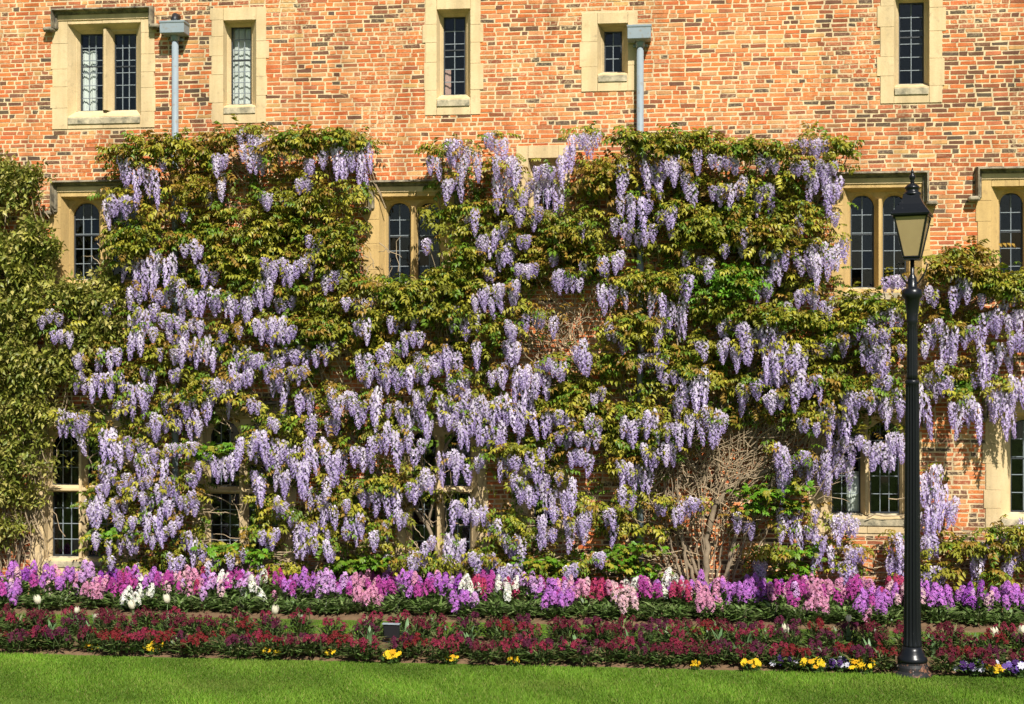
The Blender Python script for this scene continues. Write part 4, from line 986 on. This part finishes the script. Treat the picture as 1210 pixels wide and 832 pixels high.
def spike_mesh(name, col, n, hgt, rad, fs, seed, cone=True, dark=0.0):
    r = np.random.default_rng(seed)
    t = np.sort(r.uniform(0, 1, n)); ang = np.arange(n) * 2.4 + r.normal(0, .4, n)
    pr = np.interp(t, [0, .3, .8, 1], [.85, 1, .7, .25]) if cone else np.sqrt(np.clip(1 - t ** 2, .03, 1))
    P = np.stack([rad * pr * np.cos(ang), rad * pr * np.sin(ang), t * hgt], -1)
    D = np.stack([np.cos(ang), np.sin(ang), .25 + (t * 1.1 if not cone else t * .5)], -1)
    Mx = frames(D, np.tile((0, 0, 1.0), (n, 1)) + r.normal(0, .4, (n, 3))) * (fs * r.uniform(.7, 1.15, n))[:, None, None]
    C = np.array(col) * r.uniform(.72, 1.2, (n, 1)) * (1 + r.normal(0, .05, (n, 3)))
    a = Acc(); a.inst(FT[0], FT[1], Mx, P, np.clip(C, .004, .92))
    a.tube([(0, 0, -.10), (.004, 0, hgt * .5), (0, 0, hgt)], [.006, .005, .002], 4, (.06, .09, .03), cap=False)
    return a.mesh(name, M['petal'])
BLADE = np.array([(-.5, 0, 0), (.5, 0, 0), (-.62, .45, .10), (.62, .45, .10), (0, 1, -.12)])
BLADE_F = [np.array([(0, 1, 3, 2)]), np.array([(2, 3, 4)])]
def blades(a, P, D, ln, wd, C):
    n = len(P); up = np.tile((0, 0, 1.0), (n, 1)) + rng.normal(0, .25, (n, 3))
    Mx = frames(D, up); Mx = Mx * np.stack([wd, ln, ln], -1)[:, None, :]
    tv = BLADE
    V = np.einsum('kij,nj->kni', Mx, tv) + P[:, None]
    off = (np.arange(n) * 5)[:, None]
    a.add(V.reshape(-1, 3), [np.array([[0, 1, 3, 2]]) + off, np.array([[2, 3, 4]]) + off], np.repeat(C, 5, axis=0))
def foliage_mesh(name, n, rad, hgt, ln, wd, cols, seed):
    a = Acc(); th = rng.uniform(0, 6.28, n); rr = rad * np.sqrt(rng.uniform(0, 1, n))
    z = hgt * rng.uniform(.02, 1, n) * (1 - .4 * (rr / rad) ** 2)
    P = np.stack([rr * np.cos(th) * .8, rr * np.sin(th) * .8, z], -1)
    D = np.stack([np.cos(th) + rng.normal(0, .4, n), np.sin(th) + rng.normal(0, .4, n), rng.uniform(.1, 1.5, n)], -1)
    C = np.array(cols)[rng.choice(len(cols), n)] * rng.uniform(.7, 1.25, (n, 1))
    blades(a, P, D, ln * rng.uniform(.6, 1.2, n), wd * rng.uniform(.7, 1.2, n), C)
    for k in range(5):
        q = th[k]; a.tube([(0, 0, -.03), (rad * .25 * math.cos(q), rad * .25 * math.sin(q), hgt * .5), (rad * .45 * math.cos(q), rad * .45 * math.sin(q), hgt)], [.007, .006, .004], 4, (.07, .08, .03), cap=False)
    return a.mesh(name, M['leaf'])
# ---- stocks in the long bed under the wall
SCOL = {'violet': (.49, .175, .56), 'pale lilac': (.60, .34, .64), 'magenta': (.46, .07, .32), 'pink': (.66, .29, .44), 'rose red': (.42, .045, .12), 'white': (.80, .78, .70), 'pale pink': (.72, .46, .50), 'purple': (.33, .075, .44)}
SMESH = {c: [spike_mesh('flower_spike', v, 52, .19, .050, .026, 10 * i + j) for j in range(3)] for i, (c, v) in enumerate(SCOL.items())}
SFOL = [foliage_mesh('foliage', 150, .17, .30, .15, .026, [(.13, .20, .055), (.11, .18, .04), (.18, .24, .08), (.08, .14, .03)], k) for k in range(4)]
SEQ = [(-30, 'violet'), (-8, 'violet'), (12, 'violet'), (34, 'purple'), (54, 'violet'), (72, 'violet'), (88, 'pink'), (104, 'pale lilac'), (122, 'purple'), (140, 'magenta'), (152, 'rose red'), (163, 'white'), (176, 'violet'), (194, 'magenta'), (208, 'pale pink'), (224, 'pink'), (238, 'rose red'), (254, 'pale lilac'), (264, 'white'), (278, 'magenta'),
       (292, 'pale lilac'), (304, 'white'), (317, 'rose red'), (333, 'magenta'), (350, 'violet'), (368, 'violet'), (386, 'pale lilac'), (402, 'violet'), (418, 'pink'), (434, 'pink'), (450, 'magenta'), (466, 'violet'), (484, 'violet'), (502, 'magenta'), (520, 'violet'), (538, 'purple'), (555, 'white'), (568, 'rose red'), (582, 'magenta'), (598, 'white'), (614, 'rose red'), (632, 'pale lilac'),
       (646, 'violet'), (664, 'violet'), (680, 'pink'), (695, 'magenta'), (710, 'rose red'), (724, 'rose red'), (738, 'pale pink'), (752, 'white'), (766, 'magenta'), (780, 'violet'), (794, 'white'), (810, 'rose red'), (826, 'violet'), (842, 'pink'), (856, 'violet'), (874, 'violet'), (892, 'violet'), (910, 'purple'), (926, 'magenta'), (942, 'magenta'), (958, 'pink'), (974, 'pink'), (990, 'pink'), (1004, 'magenta'), (1020, 'violet'), (1036, 'violet'), (1052, 'rose red'),
       (1066, 'pale pink'), (1082, 'violet'), (1100, 'violet'), (1118, 'violet'), (1136, 'violet'), (1152, 'purple'), (1170, 'violet'), (1188, 'violet'), (1206, 'violet'), (1226, 'violet')]
FRONT = [(8, 'violet'), (72, 'violet'), (112, 'pink'), (160, 'white'), (272, 'violet'), (290, 'pink'), (350, 'violet'), (432, 'pink'), (545, 'violet'), (608, 'white'), (655, 'violet'), (690, 'pink'), (735, 'pale pink'), (838, 'pink'), (880, 'violet'), (962, 'pink'), (1024, 'violet'), (1110, 'violet'), (1190, 'violet'),
         (215, None), (240, None), (318, None), (385, None), (470, None), (500, None), (580, None), (715, None), (775, None), (800, None), (915, None), (1000, None), (1048, None), (1150, None), (185, None), (140, None), (45, None), (405, None), (520, None), (630, None), (855, None), (940, None)]
plants = []
for u, c in SEQ: plants.append((u + random.uniform(-4, 4), -random.uniform(.42, .80), c, random.choice((.88, .96, 1.0, 1.08)) ))
for u, c in FRONT: plants.append((u + random.uniform(-4, 4), -random.uniform(.98, 1.16), c if random.random() < .6 else None, .66))
plants.sort(key=lambda p: p[0])
count = {}
for u, y, c, s in plants:
    p = at(u, 700, y)
    o = empty('stock_plant', (p[0], y, .04), random.uniform(0, 6.28))
    key = c or 'green'
    count[key] = count.get(key, 0) + 1
    if c: lab = f'{c} stock in the bed under the wall, {ORD[count[key]]} {c} one from the left'
    else: lab = f'flowerless green stock in the bed under the wall, {ORD[count[key]]} such from the left'
    tag(o, lab, 'flower', 'stocks in the bed under the wall')
    f = bpy.data.objects.new('foliage', random.choice(SFOL)); link(f, o); f.scale = (1.15, 1.15, s * random.uniform(.9, 1.1) * (1 if c else .95))
    if not c: continue
    n = random.randint(8, 11) if c != 'white' else random.randint(4, 6)
    for k in range(n):
        th = k * 2.4 + random.random(); rr = .19 * math.sqrt((k + .4) / n)
        q = bpy.data.objects.new('flower_spike', random.choice(SMESH[c])); link(q, o)
        if random.random() < .16 and c != 'white': q.data = random.choice(SMESH[random.choice(('pale lilac', 'violet', 'pink', 'magenta', 'pale pink'))])
        q.location = (rr * math.cos(th), rr * math.sin(th), s * random.choice((random.uniform(.10, .24), random.uniform(.22, .38), random.uniform(.22, .38))) * (1.05 - rr)); q.rotation_euler = (random.gauss(0, .14) - rr * math.sin(th) * 1.2, random.gauss(0, .14) + rr * math.cos(th) * 1.2, th)
        z = random.uniform(.8, 1.12); q.scale = (z, z, z * (.85 + .25 * random.random()))
# ---- dark wallflowers in the border along the lawn
WCOL = {'crimson': (.235, .022, .052), 'maroon': (.125, .014, .030), 'plum': (.105, .016, .045), 'red': (.18, .016, .020)}
WMESH = {c: [spike_mesh('flower_head', v, 15, .075, .036, .024, 300 + 10 * i + j, False) for j in range(3)] for i, (c, v) in enumerate(WCOL.items())}
WFOL = [foliage_mesh('foliage', 150, .17, .24, .13, .021, [(.08, .14, .03), (.11, .17, .045), (.06, .10, .025), (.13, .13, .045)], 20 + k) for k in range(4)]
wf = []
for row, (ya, yb, step) in enumerate([(-2.62, -2.86, 38), (-2.98, -3.35, 34), (-3.74, -4.03, 20)]):
    u = -24 + row * 11
    while u < 1235:
        uu = u + random.uniform(-8, 8)
        skip = (abs(uu - 463) < 17 and row == 1) or (abs(uu - 463) < 8 and row == 2) or (abs(uu - 1080) < 24 and row == 2) or (row < 2 and random.random() < .10) or (row == 0 and (215 < uu < 250 or 60 < uu < 75 or 130 < uu < 160))
        if not skip: wf.append((uu, -random.uniform(-ya, -yb), random.choices(['crimson', 'maroon', 'plum', 'red'], [5, 5, 3, 2])[0], [.92, .92, .68][row]))
        u += step
wf.sort(key=lambda p: p[0]); count = {}
for u, y, c, s in wf:
    p = at(u, 740, y); key = c; count[key] = count.get(key, 0) + 1
    o = empty('wallflower', (p[0], y, .04), random.uniform(0, 6.28))
    tag(o, f'{c} wallflower in the front border by the lawn, {ORD[count[key]]} {c} one from the left', 'flower', 'wallflowers in the front border')
    f = bpy.data.objects.new('foliage', random.choice(WFOL)); link(f, o); f.scale = (1, 1, s)
    n = random.randint(6, 10)
    for k in range(n):
        th = k * 2.4 + random.random(); rr = .15 * math.sqrt((k + .4) / n)
        q = bpy.data.objects.new('flower_head', random.choice(WMESH[c])); link(q, o)
        q.location = (rr * math.cos(th), rr * math.sin(th), s * random.uniform(.17, .29) * (1.1 - 1.6 * rr)); q.rotation_euler = (random.gauss(0, .25), random.gauss(0, .25), th)
        z = random.uniform(.75, 1.15); q.scale = (z, z, z)
# ---- tulips
def tulip_parts():
    a = Acc(); rings = [(.006, 0), (.020, .006), (.030, .025), (.031, .045), (.024, .066)]
    for k in range(6):
        th = k * math.pi / 3 + (.1 if k % 2 else 0); V = []
        for i, (r, z) in enumerate(rings):
            r2 = r * (1 if k % 2 else .9); hw = [.12, .42, .58, .50, .10][i]
            V += [(r2 * math.cos(th - hw), r2 * math.sin(th - hw), z), (r2 * 1.08 * math.cos(th), r2 * 1.08 * math.sin(th), z + .001), (r2 * math.cos(th + hw), r2 * math.sin(th + hw), z)]
        F = []
        for i in range(4): F += [(3 * i, 3 * i + 1, 3 * i + 4, 3 * i + 3), (3 * i + 1, 3 * i + 2, 3 * i + 5, 3 * i + 4)]
        a.add(V, F, (.80, .76, .58))
    fl = a.mesh('flower', M['petal'], True)
    a = Acc(); a.tube([(0, 0, -.36), (.006, 0, -.18), (0, 0, .004)], [.006, .005, .005], 6, (.12, .20, .06)); stem = a.mesh('stem', M['leaf'], True)
    a = Acc(); n = 7; V = []
    for i in range(n):
        t = i / (n - 1); w = .028 * math.sin(math.pi * min(1, t * .85 + .15)) ** .8 * (1 if i < n - 1 else .02)
        x = .10 * t * t + .015; z = .27 * t - .05 * t ** 3
        V += [(x, -w, z + .006), (x - .008, 0, z), (x, w, z + .006)]
    F = []
    for i in range(n - 1): F += [(3 * i, 3 * i + 1, 3 * i + 4, 3 * i + 3), (3 * i + 1, 3 * i + 2, 3 * i + 5, 3 * i + 4)]
    a.add(V, F, (.14, .24, .10)); leaf = a.mesh('leaf', M['leaf'], True)
    return fl, stem, leaf
TU = tulip_parts()
def tulip(u, v, y, label, flower=True, sc=1.0):
    p = at(u, v, y); h = p[2]
    o = empty('tulip', (p[0], y, .03), random.uniform(0, 6.28)); tag(o, label, 'tulip', 'white tulips in the front border' if flower else 'tulips in leaf in the front border')
    if flower:
        f = bpy.data.objects.new('flower', TU[0]); link(f, o); f.location = (0, 0, h - .06); f.scale = (1.3 * sc, 1.3 * sc, 1.6 * sc); f.rotation_euler = (random.gauss(0, .15), random.gauss(0, .15), 0)
        s = bpy.data.objects.new('stem', TU[1]); link(s, o); s.location = (0, 0, h - .055); s.scale = (1, 1, (h - .02) / .36)
    for k in range(3 if flower else random.randint(4, 6)):
        l = bpy.data.objects.new('leaf', TU[2]); link(l, o); l.rotation_euler = (0, random.uniform(-.25, .1), k * 2.1 + random.random()); l.scale = (1, random.uniform(.7, 1), random.uniform(.8, 1.25))
for (u, v, y, where) in [(46, 711, -2.75, 'at the left end, before the sill of the left transomed window'), (157, 717, -2.6, 'second large one from the left, low before the violet stocks'), (198, 710, -2.7, 'third large one from the left'), (90, 722, -2.9, 'small, near the left end'), (113, 730, -3.0, 'small half-hidden one between crimson wallflowers'), (325, 723, -2.8, 'standing alone left of the floodlight'),
                  (929, 746, -3.1, 'large and round, left of the lamp post'), (1003, 732, -2.8, 'small, closest on the left of the lamp post'), (1177, 750, -3.0, 'right of the lamp post'), (1209, 748, -2.95, 'at the right edge of the picture')]:
    tulip(u, v, y, 'white tulip ' + where, True, .8 if 'small' in where else 1.1)
lf = [(60, 'near the left end'), (104, 'beside the small white tulips'), (154, 'before the second white tulip'), (196, 'under the third white tulip'), (300, 'left of the lone white tulip'), (436, 'just left of the floodlight'), (480, 'just right of the floodlight'), (556, 'in the middle left of the border'), (622, 'below the white stock'), (682, 'tallest clump in the middle of the border'), (742, 'right of the middle of the border'), (850, 'left of the right-hand white tulip'), (885, 'beside the yellow pansies left of the round tulip'), (1028, 'left of the lamp post'), (1102, 'just right of the lamp post'), (1150, 'between the lamp post and the right edge')]
for u, w_ in lf: tulip(u, 745, -random.uniform(2.8, 3.6), 'clump of tulip leaves without flower, ' + w_, False)
# ---- pansies along the lawn edge
def pansy_mesh(name, cols, seed, n=16, rad=.12):
    r = np.random.default_rng(seed); th = r.uniform(0, 6.28, n); rr = rad * np.sqrt(r.uniform(0, 1, n))
    P = np.stack([rr * np.cos(th), rr * np.sin(th), .05 + .07 * r.uniform(0, 1, n)], -1); D = np.stack([r.normal(0, .4, n), -np.abs(r.normal(.8, .3, n)), r.uniform(.2, 1, n)], -1)
    Mx = frames(D, np.tile((0, 0, 1.0), (n, 1)) + r.normal(0, .2, (n, 3))) * (.036 * r.uniform(.75, 1.2, n))[:, None, None]
    tv = np.concatenate([FT[0], np.stack([FT[0][:, 0] * .7 - FT[0][:, 2] * .7, FT[0][:, 1] + .02, FT[0][:, 0] * .7 + FT[0][:, 2] * .7], -1)]); tf = np.concatenate([FT[1], FT[1] + 16])
    a = Acc(); a.inst(tv, tf, Mx, P, np.array(cols)[r.choice(len(cols), n)] * r.uniform(.85, 1.1, (n, 1)))
    return a.mesh(name, M['petal'])
PFOL = foliage_mesh('foliage', 70, .13, .07, .055, .026, [(.05, .10, .02), (.07, .13, .03)], 55)
YEL = [pansy_mesh('blooms', [(.78, .50, .02), (.80, .58, .03), (.70, .38, .015)], 70 + k) for k in range(3)]
VIO = [pansy_mesh('blooms', [(.62, .60, .70), (.16, .09, .36), (.06, .02, .12)], 80 + k, 20, .15) for k in range(2)]
for i, (u, v, s, k) in enumerate([(109, 768, .6, 0), (179, 771, 1.1, 0), (322, 776, .9, 0), (387, 775, .75, 0), (461, 786, 1.0, 0), (533, 786, .7, 0), (608, 788, .5, 0), (822, 795, .45, 0), (889, 793, .9, 0), (962, 797, 1.1, 0), (1019, 798, 1.15, 0), (1176, 803, .9, 0), (932, 788, 1.2, 1), (990, 790, 1.0, 1), (1148, 795, 1.1, 1), (1200, 800, 1.2, 1)]):
    g = gnd(u, v + 4)
    y = max(g[1], FRONT_EDGE + .04)
    p = at(u, v, y)
    o = empty('pansy', (p[0], y, .015), 0)
    YW = ['small clump near the left end', 'large clump below the third white tulip', 'clump below the lone white tulip', 'clump between the lone tulip and the floodlight', 'clump directly below the floodlight', 'clump first right of the floodlight', 'tiny clump in the middle of the border', 'tiniest clump right of the middle', 'clump left of the right-hand round tulip', 'clump second left of the lamp post', 'clump closest left of the lamp post', 'clump right of the lamp post']
    VW = ['below the right-hand round tulip', 'between the two yellow clumps by the lamp post', 'left of the yellow clump beyond the lamp post', 'at the right edge of the picture']
    if k == 0: tag(o, 'yellow pansies on the lawn edge, ' + YW[i], 'pansy', 'yellow pansies on the lawn edge')
    else: tag(o, 'white and purple violas ' + VW[i - 12], 'pansy', 'violas on the lawn edge')
    f = bpy.data.objects.new('foliage', PFOL); link(f, o); f.scale = (s, .8 * s, s)
    b = bpy.data.objects.new('blooms', random.choice(VIO if k else YEL)); link(b, o); b['kind'] = 'stuff'; b.scale = (s * 1.05, .8 * s, max(.7, s)); b.rotation_euler = (0, 0, random.gauss(0, .2))

# ================================================================== floodlight
p = gnd(464, 764); fl = empty('floodlight', (p[0], p[1], .03), R(-4)); tag(fl, 'small black floodlight box among the dark wallflowers', 'floodlight')
a = Acc(); w2, zb, zt_ = .10, .07, .24
V = [(-w2 * .92, -.05, zb), (w2 * .92, -.05, zb), (w2, -.09, zt_), (-w2, -.09, zt_), (-w2 * .7, .07, zb + .02), (w2 * .7, .07, zb + .02), (w2 * .75, .06, zt_ - .015), (-w2 * .75, .06, zt_ - .015)]
a.add(V, [(0, 1, 2, 3), (1, 5, 6, 2), (5, 4, 7, 6), (4, 0, 3, 7), (3, 2, 6, 7), (4, 5, 1, 0)]); a.build('housing', M['plastic_black'], fl, bevel=.012)
a = Acc(); a.box(-w2 - .004, w2 + .004, -.100, -.03, zt_ - .002, zt_ + .012); a.build('visor', M['pipe_paint'], fl, bevel=.003)
a = Acc(); a.tube([(-w2 - .012, 0, .15), (-w2 - .012, 0, .03), (0, 0, .015), (w2 + .012, 0, .03), (w2 + .012, 0, .15)], .008, 6); a.build('bracket', M['plastic_black'], fl)
a = Acc(); a.tube([(0, 0, -.05), (0, 0, .02)], .012, 8); a.build('stake', M['plastic_black'], fl)

# ================================================================== lamp post
lp_y = -4.06; q = at(1078, 800, lp_y); lx = q[0]
lamp = empty('lamp_post', (lx, lp_y, 0)); tag(lamp, 'tall black fluted cast iron lamp post with tapered lantern at the lawn edge', 'lamp post')
Lz = lambda v: EYE + (450 - v) / 112.6
a = Acc(); a.lathe([(.205, -.05), (.205, .02), (.200, .035), (.170, .06), (.165, .10), (.150, .13), (.150, .16)], 40); a.build('base', M['lamp_base_worn'], lamp, smooth=False)
a = Acc(); a.lathe([(.152, .15), (.156, .17), (.150, .20), (.132, .215), (.126, .24), (.108, .27), (.102, .31)], 40); a.build('base_moulding', M['lamp_paint'], lamp, smooth=True)
zj = Lz(452)
a = Acc(); prof = [(.098, .30, 0), (.098, .33, .6), (.090, .40, 1)] + [(.090 - (.090 - .069) * t, .40 + (zj - .06 - .40) * t, 1) for t in np.linspace(.08, 1, 12)] + [(.069, zj - .02, 0), (.073, zj - .015, 0), (.073, zj + .015, 0), (.062, zj + .03, 0)]
a.lathe(prof, 112, flute=(14, .016)); a.build('fluted_shaft', M['lamp_paint'], lamp, smooth=True)
z1, z2 = Lz(380), Lz(352)
a = Acc(); a.lathe([(.057, zj + .02, .5), (.056, zj + .08, 1), (.054, z1 - .10, 1), (.053, z1 - .02, 0), (.061, z1, 0), (.057, z1 + .02, 0), (.062, z1 + .10, 0), (.082, z2 - .01, 0), (.104, z2 + .01, 0), (.107, z2 + .04, 0), (.104, z2 + .085, 0), (.075, z2 + .10, 0), (.05, z2 + .12, 0), (.047, z2 + .20, 0), (.040, z2 + .22, 0), (.022, z2 + .25, 0), (.020, Lz(303), 0)], 64, flute=(12, .008))
a.build('upper_shaft', M['lamp_paint'], lamp, smooth=True)
for sg in (-1, 1):                                         # curled frog arms under the lantern
    zc = Lz(336); a = Acc()
    a.tube([(sg * .035, 0, zc), (sg * .07, 0, zc + .03), (sg * .11, 0, zc + .09), (sg * .14, 0, zc + .15), (sg * .155, 0, zc + .21), (sg * .14, 0, zc + .235), (sg * .125, 0, zc + .21)], [.009, .009, .008, .008, .008, .008, .010], 7); a.build('scroll_arm', M['lamp_paint'], lamp, smooth=True)
lan = empty('lantern', (0, 0, 0), R(-16), lamp)
zb, ze = Lz(304), Lz(256); wb, wt = .080, .166
a = Acc()
for sx in (-1, 1):
    for sy in (-1, 1): a.tube([(sx * wb, sy * wb, zb), (sx * wt, sy * wt, ze)], .011, 5)
for (w_, z_) in ((wb, zb), (wt, ze)):
    c4 = [(-w_, -w_, z_), (w_, -w_, z_), (w_, w_, z_), (-w_, w_, z_)]
    for k in range(4): a.tube([c4[k], c4[(k + 1) % 4]], .012, 5)
a.box(-wb, wb, -wb, wb, zb - .03, zb - .005); a.build('lantern_frame', M['lamp_paint'], lan)
for k in range(4):
    c, s = math.cos(k * math.pi / 2), math.sin(k * math.pi / 2)
    rot = lambda x, y, z: (x * c - y * s, x * s + y * c, z)
    a = Acc(); i0, i1 = wb - .004, wt - .004
    a.add([rot(-i0, -i0, zb), rot(i0, -i0, zb), rot(i1, -i1, ze), rot(-i1, -i1, ze), rot(-i0, -i0 + .006, zb), rot(i0, -i0 + .006, zb), rot(i1, -i1 + .006, ze), rot(-i1, -i1 + .006, ze)], [(0, 1, 2, 3), (5, 4, 7, 6), (1, 5, 6, 2), (4, 0, 3, 7), (3, 2, 6, 7), (1, 0, 4, 5)])
    a.build('glass_pane', M['frosted_glass'], lan)
a = Acc(); rr = [(.192, ze + .005), (.198, ze + .022), (.190, ze + .035), (.158, ze + .075), (.122, ze + .125), (.092, ze + .185), (.078, ze + .235)]
V = []; F = []
for r_, z_ in rr: V += [(-r_, -r_, z_), (r_, -r_, z_), (r_, r_, z_), (-r_, r_, z_)]
for k in range(len(rr) - 1):
    for j in range(4): F.append((4 * k + j, 4 * k + (j + 1) % 4, 4 * k + 4 + (j + 1) % 4, 4 * k + 4 + j))
F += [(3, 2, 1, 0), tuple(4 * (len(rr) - 1) + j for j in range(4))]; a.add(V, F); a.build('lantern_roof', M['lamp_paint'], lan)
zr = ze + .235
a = Acc(); a.lathe([(.090, zr - .01), (.094, zr + .005), (.086, zr + .02), (.066, zr + .03), (.066, zr + .055), (.078, zr + .065), (.074, zr + .08), (.055, zr + .10), (.030, zr + .115), (.018, zr + .125)], 24); a.build('vent_cap', M['lamp_paint'], lan, smooth=True)
zf = zr + .12
a = Acc(); a.lathe([(.016, zf), (.024, zf + .012), (.018, zf + .025), (.030, zf + .045), (.034, zf + .065), (.028, zf + .085), (.014, zf + .10), (.019, zf + .112), (.012, zf + .13), (.004, zf + .16)], 18); a.build('finial', M['lamp_paint'], lan, smooth=True)

# ================================================================== grass
def grass(name, parts, seed):
    r = np.random.default_rng(seed); a = Acc()
    for (x0, x1, y0, y1, n, h) in parts:
        P = np.stack([r.uniform(x0, x1, n), r.uniform(y0, y1, n), np.zeros(n)], -1)
        nz = np.sin(P[:, 0] * 2.1 + 1) * np.sin(P[:, 1] * 3.3) + .6 * np.sin(P[:, 0] * 5.3 + P[:, 1] * 4) + .5 * np.sin(P[:, 0] * .8 - P[:, 1] * 1.7)
        hh = h * r.uniform(.6, 1.3, n) * (1 + .26 * nz); ww = .0045 * r.uniform(.8, 1.4, n)
        th = r.uniform(0, 6.28, n); lean = r.normal(0, .45, (n, 2)) * hh[:, None]
        s = np.stack([np.cos(th) * ww, np.sin(th) * ww, 0 * ww], -1)
        tip = P + np.concatenate([lean, hh[:, None]], 1)
        V = np.stack([P - s, P + s, tip], 1).reshape(-1, 3)
        base = np.array([(.108, .215, .017), (.135, .255, .020), (.18, .275, .034), (.26, .26, .075)])[r.choice(4, n, p=[.36, .36, .22, .06])] * (1 + .22 * nz[:, None]) * r.uniform(.8, 1.2, (n, 1))
        dry = np.clip(np.sin(P[:, 0] * 1.3 + 2 * np.sin(P[:, 1] * 1.9)) * np.sin(P[:, 1] * 2.7 + P[:, 0] * .6) * 1.2 - .35, 0, 1)[:, None] * r.uniform(0, 1, (n, 1))
        base = base * (1 - .6 * dry) + np.array((.22, .26, .05)) * .6 * dry
        a.add(V, np.arange(3 * n).reshape(-1, 3), np.repeat(np.clip(base, .01, .5), 3, axis=0))
    return a.build(name, M['grass_blade'])
g = grass('grass', [(-9.5, 6.0, -6.2, FRONT_EDGE - .01, 230000, .032), (-9.5, 6.0, -8.2, -6.2, 50000, .034), (-9.8, 6.0, STRIP1 - .02, STRIP0 + .01, 36000, .032)], 5)
tag(g, 'short bright green mown grass of the lawn before the borders', 'grass', kind='stuff')
